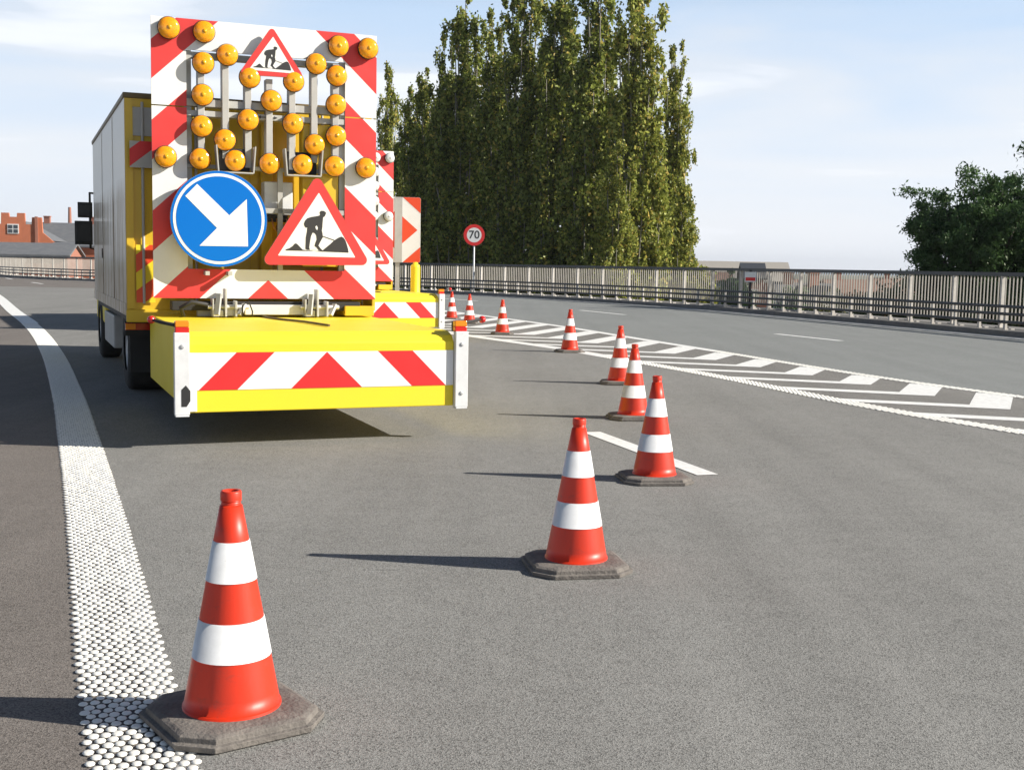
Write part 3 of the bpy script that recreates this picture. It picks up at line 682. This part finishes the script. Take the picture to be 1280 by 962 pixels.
    for x in (-1.32, -.8, .5, .95):
        m.smooth = True; m.lathe([(.014, 0), (.014, 2.0)], 8, Matrix.Translation((x+.15, 2.952, 1.05))); m.smooth = False
    m.box((-1.3, 2.966, 2.72), (-.98, 2.978, 3.0))
    m.build('door_frame', [M_YELB, M_GREY], bd)
    m = MB()
    for v in (4.6, 6.45): m.box((-1.346, v, 1.0), (-1.3415, v+.03, 3.07))
    m.box((-1.347, 3.0, .93), (-1.3415, 8.43, 1.05)); m.m = 1; m.box((-1.352, 6.5, 1.5), (-1.3415, 6.62, 1.62)); m.m = 0
    m.build('side_trim', [M_SIDE, M_DARK], bd)
    for sg in (-1, 1):
        m = MB(); x0, x1 = (-1.245, -1.06) if sg < 0 else (.98, 1.165)
        rect = [(x0, 1.06), (x1, 1.06), (x1, 1.64), (x0, 1.64)]
        m.m = 0; m.flat(rect, 2.954); m.m = 1
        for k in range(4):
            c0 = .3 + k*.36 + (.0)
            g = clip(clip(rect, -.75*(-sg)*-1 if sg > 0 else -.75, 1, 1.0+k*.36+(.75*1.245 if sg < 0 else -.0)-.0), .75 if sg < 0 else -.75*(1), -1, -(1.18+k*.36+(.75*1.245 if sg < 0 else 0)))
            if len(g) > 2: m.flat(g, 2.952)
        m.build('hazard_sticker', [M_YEL, M_ORANGE], bd)
        m = MB(); x0, x1 = (-1.33, -.98) if sg < 0 else (.88, 1.23)
        m.m = 1; m.box((x0, 3.28, .765), (x1, 3.35, .835)); m.m = 0; m.box((x0 if sg < 0 else x1-.1, 3.275, .77), (x0+.1 if sg < 0 else x1, 3.281, .83)); m.m = 2; m.box((x0, 3.35, .7), (x1, 3.4, .85))
        m.build('tail_light', [M_LAMPO, M_LAMPR, M_DARK], bd)
    m = MB(); stripes(m, -1.3, -1.0, 2.40, 2.66, 2.88, [(3.45, 3.62)], .8); m.m = 2; m.box((-1.298, 2.883, 2.402), (-1.0, 2.895, 2.658)); m.box((-1.19, 2.895, 2.5), (-1.14, 2.978, 2.54))
    m.build('marker_board', [M_GREY, M_RED, M_DARK], bd)
    # --- running gear
    m = MB(); m.box((-.45, 3.3, .55), (-.35, 10.4, .8)); m.box((.36, 3.3, .55), (.46, 10.4, .8)); m.box((-.9, 3.2, .45), (.9, 3.42, .72)); m.box((-1.28, 3.1, .845), (1.15, 8.4, .915)); m.box((-.8, 5.1, .4), (.8, 5.3, .6))
    m.box((-1.25, 3.75, .28), (-.6, 3.77, .84)); m.box((.6, 3.75, .28), (1.15, 3.77, .84))
    m.build('chassis', M_DARK, t)
    for sg in (-1, 1):
        m = MB(); m.box((min(sg*.85, sg*1.24), 6.3, .36), (max(sg*.85, sg*1.24), 8.0, .78)); m.build('side_locker', M_GREY, t, bevel=.02)
        m = MB(); m.box((min(sg*1.2, sg*1.23), 3.85, .40), (max(sg*1.2, sg*1.23), 4.02, .84)); m.build('mudflap', M_GALV, t)
        for v in (4.7, 9.5):
            wd = .52 if v < 8 else .3; Mw = Matrix.Translation((sg*(1.22-wd/2), v, .5)) @ Matrix.Rotation(PI/2, 4, 'Y')
            m = MB(); h = wd/2; m.lathe([(.28, -h), (.44, -h), (.49, -h+.03), (.5, -h+.07), (.5, h-.07), (.49, h-.03), (.44, h), (.28, h)], 32, Mw); ty = m.build('wheel', M_RUB, t)
            m = MB(); m.lathe([(.279, -h+.02), (.24, -h+.06), (.1, -h+.1), (.08, -h+.02), (.001, -h+.02)], 24, Mw); m.lathe([(.279, h-.02), (.24, h-.06), (.1, h-.1), (.08, h-.02), (.001, h-.02)], 24, Mw); m.build('rim', M_GALV, ty)
    # --- cab
    m = MB(); prof = [(8.5, .55), (10.49, .55), (10.59, 1.45), (10.39, 2.45), (10.04, 2.68), (8.5, 2.72)]
    vs = [(-1.2, v, z) for v, z in prof] + [(1.2, v, z) for v, z in prof]; k = len(prof)
    m.add(vs, [tuple(range(k))[::-1], tuple(range(k, 2*k))] + [(i, (i+1) % k, (i+1) % k+k, i+k) for i in range(k)]); cb = m.build('cab', M_YEL, t, bevel=.04)
    for sg in (-1, 1):
        m = MB(); pts = [(8.89, 1.5), (10.29, 1.5), (10.14, 2.35), (8.89, 2.4)]; x = sg*1.203
        m.add([(x, v, z) for v, z in pts], [(0, 1, 2, 3) if sg > 0 else (3, 2, 1, 0)]); m.build('side_window', M_GLASS, cb)
        m = MB(); m.m = 0
        a, b = (min(sg*1.33, sg*1.53), max(sg*1.33, sg*1.53)); m.box((a, 8.9, 2.08), (b, 9., 2.30)); a, b = (min(sg*1.335, sg*1.575), max(sg*1.335, sg*1.575)); m.box((a, 8.88, 1.69), (b, 9., 2.03))
        m.smooth = True; m.tube([(sg*1.2, 9.24, 2.44), (sg*1.36, 9.01, 2.44), (sg*1.36, 9., 2.2), (sg*1.36, 9., 1.64), (sg*1.24, 9.14, 1.62)], .018, 8); m.smooth = False
        m.m = 1; m.box((min(sg*1.35, sg*1.51), 8.892, 2.10), (max(sg*1.35, sg*1.51), 8.9005, 2.28)); m.box((min(sg*1.355, sg*1.555), 8.872, 1.73), (max(sg*1.355, sg*1.555), 8.8805, 2.0))
        m.build('mirror', [M_DARK, M_GLASS], cb, bevel=.045)
    m = MB(); m.add([(-1.08, 10.596, 1.52), (1.08, 10.596, 1.52), (1.02, 10.42, 2.4), (-1.02, 10.42, 2.4)], [(3, 2, 1, 0)]); m.build('windscreen', M_GLASS, cb)
    return t
make_truck((-1.53, 9.8788, 0), .3895, 'front yellow crash cushion truck, its board covered in amber lamps with a blue arrow disc', M_AMBER, True)
B2 = np.array([-1.39, 23.2]) - 1.17*np.array([math.cos(.46), math.sin(.46)])
make_truck((B2[0], B2[1], 0), .46, 'second yellow crash cushion truck, mostly hidden behind the front one, only its right edge showing', M_CLEAR, False)

# ------------------------------------------------------------------ signs and posts by the road
def text_poly(s, size):
    cu = bpy.data.curves.new('digits', 'FONT'); cu.body = s; cu.size = size; cu.align_x = 'CENTER'; cu.align_y = 'CENTER'; cu.offset = .012*size
    o = bpy.data.objects.new('digits', cu); COL.objects.link(o); bpy.context.view_layer.update()
    me = bpy.data.meshes.new_from_object(o.evaluated_get(bpy.context.evaluated_depsgraph_get())); bpy.data.objects.remove(o); return me
def speed_sign():
    t = thing('speed_sign', 'round red-ringed 70 speed limit sign on a thin grey pole before the poplars', 'road sign', (-2.05, 61.2, .12), R(4))
    m = MB(); m.smooth = True; m.lathe([(.045, 0), (.045, 3.35), (.001, 3.36)], 12, None); m.smooth = False; m.build('pole', M_GALV, t)
    m = MB(); Mx = Matrix.Translation((0, -.06, 2.87)) @ Matrix.Rotation(PI/2, 4, 'X'); m.m = 0; m.lathe([(.001, -.012), (.53, -.012), (.535, 0), (.535, .008)], 48, Mx)
    m.m = 1; m.lathe([(.535, .009), (.37, .009)], 48, Mx, False); m.m = 2; m.lathe([(.37, .0092), (.001, .0092)], 48, Mx, False); p = m.build('sign_plate', [M_GREY, M_RED, M_WHITE], t)
    me = text_poly('70', .56); me.materials.append(M_BLACK); o = bpy.data.objects.new('numerals', me); COL.objects.link(o); o.parent = p; o.location = (0, -.073, 2.87); o.rotation_euler = (PI/2, 0, 0)
speed_sign()
def info_sign():
    t = thing('small_sign', 'small red and white plate on a dark post by the bridge fence', 'sign', (8.35, 42.6, -.13), R(-8))
    m = MB(); m.box((-.04, -.03, .25), (.04, .03, 1.62)); m.build('post', M_DARK, t)
    m = MB(); m.m = 0; m.box((-.2, -.05, 1.2), (.2, -.031, 1.55)); m.m = 1; m.box((-.17, -.0535, 1.24), (.17, -.0505, 1.36)); m.build('sign_plate', [M_WHITE, M_RED], t)
info_sign()
def gore_board():
    d = 27.6; t = thing('chevron_board', 'upright white board with orange-red diamond and corner triangles behind the yellow trucks', 'sign board', (-2.72, d, 0), R(6))
    m = MB(); hw, z0, z1 = .57, 1.52, 3.0; zc = (z0+z1)/2
    def rr(hw, a, b, r): return [(x, z) for cx, cz, s in ((hw-r, a+r, -90), (hw-r, b-r, 0), (-hw+r, b-r, 90), (-hw+r, a+r, 180)) for x, z in [(cx+r*math.cos(R(s+k*18)), cz+r*math.sin(R(s+k*18))) for k in range(6)]]
    m.m = 0; m.prism(rr(hw, z0, z1, .05), 1, 1, .0, .03); m.m = 1; m.flat(rr(hw-.003, z0+.003, z1-.003, .05), -.003)
    m.m = 2; m.flat([(.5, zc), (0, zc+.44), (-.5, zc), (0, zc-.44)], -.006)
    base = rr(hw-.004, z0+.004, z1-.004, .05)
    for sx in (-1, 1):
        for sz in (-1, 1):
            g = clip(base, sx*.88, sz, .88*(hw-.41)+sz*zc+.74 if False else sz*zc + .74 + .88*(hw-.41)); m.flat(g, -.006)
    m.build('board', [M_GREY, M_WHITE, M_ORANGE], t)
    m = MB(); m.box((-.02, -.03, z0), (.15, -.01, z1)); m.build('mounting_strip', M_GREY, t)
    m = MB(); m.box((-.45, .035, 0), (-.35, .11, 2.9)); m.box((.0, .035, 0), (.1, .11, 2.9)); m.build('post', M_GALV, t)
gore_board()
o = MB(); o.smooth = True; o.lathe([(.115, 0), (.115, .06), (.105, .07), (.105, 1.42), (.095, 1.47), (.06, 1.49), (.05, 1.53), (.001, 1.535)], 20)
o = o.build('bollard', M_YEL); o.location = (-2.16, 26.4, 0); tag(o, 'round yellow bollard post standing under the diamond board', 'bollard')

# ------------------------------------------------------------------ trees
def leaf_mesh(name, P, size, m, rs, aspect=.62, droop=0):
    """one mesh of many small rhombic leaf clusters at points P"""
    n = len(P); rng = np.random.default_rng(rs); d = rng.normal(size=(n, 3)); d[:, 2] -= droop; d /= np.linalg.norm(d, axis=1)[:, None]
    e = rng.normal(size=(n, 3)); e -= d*np.sum(e*d, 1)[:, None]; e /= np.linalg.norm(e, axis=1)[:, None]
    s = (size*rng.uniform(.6, 1.35, n))[:, None]
    V = np.stack([P - d*s, P + e*s*aspect - d*s*.1, P + d*s, P - e*s*aspect - d*s*.1], 1).reshape(-1, 3).astype(np.float32)
    me = bpy.data.meshes.new(name); me.vertices.add(4*n); me.vertices.foreach_set('co', V.ravel()); me.loops.add(4*n); me.loops.foreach_set('vertex_index', np.arange(4*n, dtype=np.int32))
    me.polygons.add(n); me.polygons.foreach_set('loop_start', np.arange(0, 4*n, 4, dtype=np.int32)); me.update(); me.validate(); me.materials.append(m); return me

def poplar(rs, H, rad, nleaf, m, size):
    rng = np.random.default_rng(rs); limbs = [[(0, 0, 0), (rng.normal()*.1, rng.normal()*.1, H*.35), (rng.normal()*.25, rng.normal()*.25, H*.7), (rng.normal()*.2, rng.normal()*.2, H*.985)]]
    nl = 30; C = []
    for i in range(nl):
        a = i*2.4+rng.uniform(0, .8); z0 = H*(.04+.62*i/nl); r1 = rad*rng.uniform(.4, 1.0); ln = H*rng.uniform(.2, .36)
        top = min(z0+ln, H*.975); k = 1 - max(0, (top/H-.5))/.5*.62; r1 *= k
        limbs.append([(0, 0, z0), (math.cos(a)*r1*.55, math.sin(a)*r1*.55, z0+ln*.22), (math.cos(a)*r1*.9, math.sin(a)*r1*.9, z0+ln*.6), (math.cos(a)*r1, math.sin(a)*r1, top)])
    tr = MB()
    for j, l in enumerate(limbs): tr.tube(l, .28 if j == 0 else .09, 7, r2=.03)
    pts = []
    for j, l in enumerate(limbs):
        l = np.array(l); cnt = 34 if j == 0 else 13
        for k in range(cnt):
            u = rng.uniform(.12 if j == 0 else .2, 1.02)*(len(l)-1); i = min(int(u), len(l)-2); p = l[i]+(l[i+1]-l[i])*(u-i)
            w_ = 1.0*(1-.42*(p[2]/H)**3); c = p + rng.normal(size=3)*np.array([.5, .5, .5])*w_
            if c[2] < H*.05: continue
            pts.append((c, w_*rng.uniform(.45, 1.0)))
    per = nleaf//len(pts); P = []
    for c, w_ in pts:
        q = rng.normal(size=(per, 3)); P.append(c + q*np.array([.29, .29, .62])*w_)
    P = np.concatenate(P)
    return tr, leaf_mesh('crown', P, size, m, rs), pts

POP = {}
def poplar_at(px, d, ytop, kind, rot, wide, label):
    key = kind
    if key not in POP:
        tr, cm, _ = poplar(11+kind*7, 26, 2.7, 44000, M_POP if kind != 2 else M_POPY, .145)
        POP[key] = (tr, cm, None)
    tr, cm, tm = POP[key]
    x = (px-640)/1501.4*d; yh = 330 + (px-640)*.018; ztop = 1.5 + (yh-ytop)/1501.4*d; h = ztop + 8
    t = thing('poplar_tree', label, 'tree', (x, d, -8), R(rot), 'tall poplars behind the bridge fence')
    s = h/26
    if tm is None:
        to = tr.build('trunk', M_PBARK, t); POP[key] = (tr, cm, to.data)
    else: to = bpy.data.objects.new('trunk', tm); COL.objects.link(to); to.parent = t
    c = bpy.data.objects.new('crown', cm); COL.objects.link(c); c.parent = t
    t.scale = (wide*1.12, wide*1.12, s)
PL = [(482, 122, 84, 2, 0, .62, 'slim far poplar with yellowing leaves just right of the warning board'),
      (506, 115, 116, 1, 40, .75, 'short poplar between the slim far one and the taller row'),
      (528, 111, 88, 0, 200, .85, 'medium poplar at the left end of the dense row, top well below its neighbour'),
      (552, 109, 52, 1, 95, .7, 'mid height poplar filling the left flank of the tall pointed one'),
      (574, 107, 2, 0, 70, 1.0, 'tall poplar with a pointed top, left in the dense row'),
      (614, 104, 26, 1, 130, .9, 'narrow poplar whose top is in a dip, above the 70 sign'),
      (648, 101, -30, 0, 300, .95, 'tall poplar cut by the top of the photo, right of the dip in the row'),
      (690, 98, -48, 1, 20, .95, 'tall poplar in the middle of the dense row, cut by the top of the photo'),
      (738, 93.5, -60, 0, 160, 1.0, 'tall poplar right of middle in the dense row, cut by the top of the photo'),
      (788, 88.5, -45, 2, 250, .9, 'tall sunlit olive poplar, rightmost one reaching the top of the photo'),
      (833, 97, 58, 2, 100, .68, 'shorter sunlit poplar at the right end of the row'),
      (846, 95, 255, 2, 10, .62, 'low bushy poplar sprout at the foot of the right end of the row'),
      (768, 84.5, 175, 2, 190, .6, 'low yellowish poplar in front of the dark row')]
for a in PL: poplar_at(*a)

def broad_tree(px, d, ytop, rad, rs, n, m, label, name='leafy_tree', size=.11, squash=1.0, group=None, zb=-8.0):
    rng = np.random.default_rng(rs); x = (px-640)/1501.4*d; yh = 330 + (px-640)*.018; ztop = 1.5+(yh-ytop)/1501.4*d; H = ztop-zb
    t = thing(name, label, 'tree' if name.endswith('tree') else 'bush', (x, d, zb), 0, group); tr = MB(); ch = min(H*.42, rad*1.0*squash); cz = H-ch
    tr.tube([(0, 0, 0), (.1, .05, H*.3), (0, .1, cz)], .03*H, 9, r2=.014*H); P = []
    nb = 60
    for i in range(nb):
        a = rng.uniform(0, 2*PI); el = math.asin(rng.uniform(-.75, 1)); rr = rng.uniform(.7, 1.0)
        e = np.array([math.cos(a)*math.cos(el)*rad*rr, math.sin(a)*math.cos(el)*rad*rr, cz+math.sin(el)*ch*rr*.95]); s = np.array([0, 0, max(H*.2, cz-ch*rng.uniform(.2, .7))])
        mid = (s+e)/2+np.array([0, 0, .12*ch]); tr.tube([s, mid, e], .012*H*.6, 5, r2=.015)
        ncl = 9
        for k in range(ncl):
            u = rng.uniform(.4, 1.1); c = s*(1-u)**2+2*u*(1-u)*mid+e*u*u if u <= 1 else e+(e-mid)*(u-1); c = c+rng.normal(size=3)*rad*.085
            # feathery sprays that hang outward
            m_ = n//(nb*ncl); dr = (e-mid)/np.linalg.norm(e-mid)+rng.normal(size=3)*.5; tt = rng.uniform(-.5, 1, (m_, 1))
            P.append(c + dr*tt*rad*.16 + rng.normal(size=(m_, 3))*rad*np.array([.055, .055, .04]) - np.array([0, 0, 1])*(np.maximum(tt, 0)**2)*rad*.06)
    tr.build('trunk', M_BARK, t); me = leaf_mesh('crown', np.concatenate(P), size, m, rs, .4, .5)
    c = bpy.data.objects.new('crown', me); COL.objects.link(c); c.parent = t
    return t
broad_tree(1217, 50, 212, 3.05, 12, 140000, M_LEAFD, 'round dark green tree rising over the fence at the right', size=.085, squash=1.35)
broad_tree(1446, 43, 36, 4.3, 8, 90000, M_LEAFD, 'dark tree at the right edge of the photo, only its left branches showing', size=.1, squash=1.5)
for k, (px, d, yt, r, m, lb) in enumerate([(917, 70, 336, 1.2, M_LEAFD, 'dark pointed bush seen through the fence beside the small sign'), (985, 74, 352, 1.8, M_LEAFD, 'low dark bush seen through the fence before the white gable'),
        (1088, 52, 352, 1.7, M_BUSH, 'green bush behind the fence left of the round tree'), (1140, 49, 348, 1.9, M_BUSH, 'sunlit bush behind the fence under the left side of the round tree'), (1200, 46, 352, 1.8, M_BUSH, 'sunlit bush behind the fence under the middle of the round tree'), (1262, 44, 354, 1.8, M_BUSH, 'bush behind the fence at the right edge of the photo'),
        (1035, 60, 362, 1.6, M_BUSH, 'green bush seen through the fence right of the white gable house'), (1112, 50, 346, 1.6, M_LEAFD, 'dark bush behind the fence at the left foot of the round tree'), (1170, 47, 346, 1.7, M_LEAFD, 'dark bush behind the fence under the trunk of the round tree'), (1232, 45, 348, 1.7, M_LEAFD, 'dark bush behind the fence between two sunlit bushes at the right'),
        (868, 78, 322, 1.6, M_POPY, 'yellow green shrub behind the fence at the foot of the last poplar')]):
    broad_tree(px, d, yt, r, 30+k, 9000, m, lb, 'bush', .13, 1.6, 'bushes behind the bridge fence')

# ------------------------------------------------------------------ town beyond the bridge
def brick(name, a, b):
    m = mat(name, a, .9, noise=(1.2, .5, b)); return m
M_BR = brick('orange brick', (.52, .17, .085), (.40, .13, .07)); M_BR2 = brick('dull brick', (.36, .15, .1), (.28, .13, .1)); M_RENDER = mat('pale render', (.62, .6, .56), .9, noise=(.6, .3, (.48, .46, .43)))
M_SLATE = mat('slate roof', (.13, .135, .145), .7, noise=(1.5, .6, (.2, .2, .2)), streak=(1, 1, .3)); M_PALER = mat('pale fibre roof', (.36, .33, .29), .8, noise=(.8, .4, (.32, .3, .28))); M_TILE = mat('brown tile roof', (.24, .14, .1), .8, noise=(1.5, .5, (.16, .1, .08)))
M_WIN = mat('window glass', (.05, .06, .07), .1); M_FRAME = mat('white window frame', (.75, .75, .73), .5)
M_BLUEW = mat('blue cladding', (.16, .22, .34), .7, noise=(1, .3))
def at(px, y, d):
    """world x and z of a photo point at distance d"""
    a, b = px-640, y-481; c, s = math.cos(.018), math.sin(.018); u, v = c*a+s*b, -s*a+c*b
    yy = 1501.4*math.cos(.0991)-v*math.sin(.0991); zz = -1501.4*math.sin(.0991)-v*math.cos(.0991); return u/yy*d, 1.5+zz/yy*d
def house(x, d, w_, dep, eave, ridge, wall, roof, label, rz=0, gable=False, wins=(), chim=0, name='house', cat='house'):
    t = thing(name, label, cat, (x, d, -8), rz); e, r = eave+8, ridge+8
    m = MB()
    if gable: # gable faces the bridge
        m.prism([(-w_/2, 0), (w_/2, 0), (w_/2, e), (0, r), (-w_/2, e)], 1, 1, 0, dep); m.build('wall', wall, t)
        k = MB()
        for sg in (-1, 1):
            n = Vector((sg*(r-e), 0, w_/2)).normalized()*.12; A = Vector((sg*(w_/2+.3), -.3, e-.3*(r-e)/(w_/2))); B = Vector((0, -.3, r)); D = Vector((0, dep+.6, 0))
            P = [A+n*.1, B+n*.1, B+D+n*.1, A+D+n*.1]; Q = [p+n for p in P]
            k.add(P+Q, [(0, 1, 2, 3), (7, 6, 5, 4), (0, 4, 5, 1), (1, 5, 6, 2), (2, 6, 7, 3), (3, 7, 4, 0)])
        ro = k.build('roof', roof, t)
    else:
        m.add([(-w_/2, 0, 0), (w_/2, 0, 0), (w_/2, dep, 0), (-w_/2, dep, 0), (-w_/2, 0, e), (w_/2, 0, e), (w_/2, dep, e), (-w_/2, dep, e), (-w_/2, dep/2, r), (w_/2, dep/2, r)], [(0, 1, 5, 4), (2, 3, 7, 6), (1, 2, 6, 9, 5), (3, 0, 4, 8, 7)]); m.build('wall', wall, t)
        k = MB(); o = .35; s = (r-e)/(dep/2)
        k.add([(-w_/2-o, -o, e-o*s), (w_/2+o, -o, e-o*s), (w_/2+o, dep/2, r+.02), (-w_/2-o, dep/2, r+.02), (-w_/2-o, -o, e-o*s+.22), (w_/2+o, -o, e-o*s+.22), (w_/2+o, dep/2, r+.24), (-w_/2-o, dep/2, r+.24)], [(3, 2, 1, 0), (4, 5, 6, 7), (0, 1, 5, 4), (1, 2, 6, 5), (3, 0, 4, 7)])
        k.add([(-w_/2-o, dep+o, e-o*s), (w_/2+o, dep+o, e-o*s), (w_/2+o, dep/2, r+.02), (-w_/2-o, dep/2, r+.02), (-w_/2-o, dep+o, e-o*s+.22), (w_/2+o, dep+o, e-o*s+.22), (w_/2+o, dep/2, r+.24), (-w_/2-o, dep/2, r+.24)], [(0, 1, 2, 3), (7, 6, 5, 4), (4, 5, 1, 0), (5, 6, 2, 1), (7, 4, 0, 3)])
        ro = k.build('roof', roof, t)
    for i in range(chim):
        k = MB(); cx = (-.3+.6*i)*w_ if not gable else 0; cy = dep/2 if not gable else dep*.6
        k.box((cx-.45, cy-.35, r-.8), (cx+.45, cy+.35, r+1.1)); k.box((cx-.52, cy-.42, r+1.1), (cx+.52, cy+.42, r+1.25)); k.build('chimney', M_BR2, ro)
    for wx, wz, ww, wh in wins:
        k = MB(); k.box((wx-ww/2, -.06, wz+8), (wx+ww/2, .05, wz+8+wh)); f = k.build('window', M_FRAME, t)
        k = MB(); g = ww/2-.09
        for a_ in (-1, 1):
            x0 = wx+a_*ww/4; k.box((x0-ww/4+.07, -.075, wz+8.1), (x0+ww/4-.05, -.062, wz+8+wh-.1))
        k.build('pane', M_WIN, f)
    return t
def row(n, x0, x1, z, ww=1.1, wh=1.5): return [(x0+(x1-x0)*i/(n-1), z, ww, wh) for i in range(n)]
# right side, seen over and through the fence
x, z = at(930, 329, 150); house(x, 150, 11.5, 9, z-2.2, z, M_BR2, M_PALER, 'long building with a pale grey roof behind the fence, right of the poplars', R(-4), wins=row(4, -4, 4, -1.9)+row(4, -4, 4, -5.2), chim=0, name='long_house')
x, z = at(944, 331, 138); house(x, 138, 2.2, 5, z-1.5, z, M_BR2, mat('dark slate roof', (.05, .056, .068), .6), 'narrow brick house with a dark slate roof in front of the pale roof', R(-4), False, [(0, -2, .9, 1.3), (0, -5, .9, 1.3)], 0, name='gabled_house')
x, z = at(893, 343, 120); house(x, 120, 3.4, 6, z-.7, z, M_BLUEW, M_TILE, 'small blue clad house with a brown roof seen through the fence by the poplars', R(-4), False, [(-.8, -1.3, .9, 1.1), (.8, -1.3, .9, 1.1)], 0)
x, z = at(1041, 359, 105); house(x, 105, 3.4, 7, z-1.6, z, M_RENDER, M_SLATE, 'white gabled house with a dark roof seen through the fence', R(10), True, [(-.7, -3.7, .8, 1.1), (.7, -3.7, .8, 1.1)], 1)
x, z = at(1012, 357, 118); house(x, 118, 5.4, 6, z-1.8, z, M_RENDER, M_SLATE, 'slate roofed house left of and behind the white gable', R(-3), False, row(3, -1.8, 1.8, -3.4, .8, 1.1), 1)
x, z = at(1085, 352, 160); house(x, 160, 9, 8, z-1.6, z, M_BR2, M_TILE, 'brown roofed brick house seen through the fence right of the white gable', R(5), False, row(4, -3.2, 3.2, -3.0, .9, 1.2), 1)
x, z = at(968, 350, 240); house(x, 240, 13, 9, z-2.4, z, M_BR2, M_TILE, 'far brick terrace with brown roof seen through the fence beyond the slate houses', R(2), False, row(5, -5, 5, -3.2, .9, 1.2), 2)
x, z = at(1150, 350, 210); house(x, 210, 15, 9, z-2.4, z, M_RENDER, M_TILE, 'far pale terrace with brown roof behind the bushes', R(-3), False, row(6, -6, 6, -3.2, .9, 1.2), 2)
# left side beyond the curve
def stepped_gable():
    d = 170; x, zt = at(16, 266, d); t = thing('brick_building', 'tall orange brick stepped gable with white window, far left', 'building', (x, d, -8), R(12))
    z = lambda y: at(16, y, d)[1]+8
    half = [(6.2, z(306)), (5.3, z(301)), (4.3, z(293)), (3.9, z(290)), (3.8, z(271)), (2.5, z(271)), (2.45, z(280)), (1.6, z(280)), (1.55, z(266)), (.55, z(266)), (.5, z(271))]
    poly = [(-6.2, 0), (6.2, 0)] + half + [(-a, b) for a, b in half[::-1]]
    m = MB(); m.prism(poly, 1, 1, 0, .6); w_ = m.build('gable_wall', M_BR, t)
    m = MB(); zr = z(274)
    m.add([(-5.2, .7, z(300)), (5.2, .7, z(300)), (0, .7, zr), (-5.2, 14, z(300)), (5.2, 14, z(300)), (0, 14, zr)], [(1, 4, 5, 2), (3, 0, 2, 5), (4, 3, 5)]); m.build('roof', M_SLATE, t)
    m = MB(); m.box((-5.1, .6, 0), (5.1, 13.9, z(301))); m.build('wall', M_BR, t)
    m = MB(); wz = z(292); m.box((-.75, -.1, wz), (.75, .1, wz+1.35)); f = m.build('window', M_FRAME, t)
    m = MB(); [m.box((a-.28, -.13, wz+.12+.6*k), (a+.28, -.105, wz+.6+.6*k)) for a in (-.36, .36) for k in (0, 1)]; m.build('pane', M_WIN, f)
    m = MB(); m.box((-3.9, -.16, z(312)), (3.9, -.005, z(311))); m.box((2.9, -.2, z(306)), (3.3, -.005, z(270))); m.build('brick_moulding', M_BR2, t)
stepped_gable()
x, z = at(76, 279, 185); house(x, 185, 12, 12, at(76, 303, 185)[1], z, M_RENDER, M_SLATE, 'long hall with a steep slate roof beside the stepped gable', R(6), False, row(4, -4.5, 4.5, -1, 1, 1.6), 2, name='slate_hall', cat='building')
x, z = at(25, 305, 140); house(x, 140, 10.5, 8, at(25, 319, 140)[1], z, M_BR2, M_SLATE, 'low grey roofed building below the stepped gable, over the fence', R(8), False, row(3, -3, 3, -2, 1, 1.2), 0, name='low_building', cat='building')
x, z = at(98, 305, 150); house(x, 150, 7, 8, at(98, 309, 150)[1], z, M_BR, M_SLATE, 'plain orange brick block beside the lorry mirrors', R(6), False, [], 0, name='brick_block', cat='building')
x, z = at(87, 259, 420); m = MB(); m.lathe([(.9, 0), (.75, (z+8)*.6), (.5, z+8)], 12); o = m.build('chimney_stack', M_BR2); o.location = (x, 420, -8); tag(o, 'thin far chimney stack rising over the slate hall', 'chimney')

# ------------------------------------------------------------------ air
hb_ = MB(); hb_.box((-7000, -7000, -9.5), (7000, 7000, 70)); hm = bpy.data.materials.new('haze'); hm.use_nodes = True; hn = hm.node_tree.nodes
for x_ in list(hn):
    if x_.type == 'BSDF_PRINCIPLED': hn.remove(x_)
pv = hn.new('ShaderNodeVolumePrincipled'); pv.inputs['Density'].default_value = .00012; pv.inputs['Color'].default_value = (.86, .91, 1, 1); pv.inputs['Anisotropy'].default_value = .3
hm.node_tree.links.new(pv.outputs[0], [x_ for x_ in hn if x_.type == 'OUTPUT_MATERIAL'][0].inputs['Volume'])
struct(hb_.build('haze', hm), 'stuff')
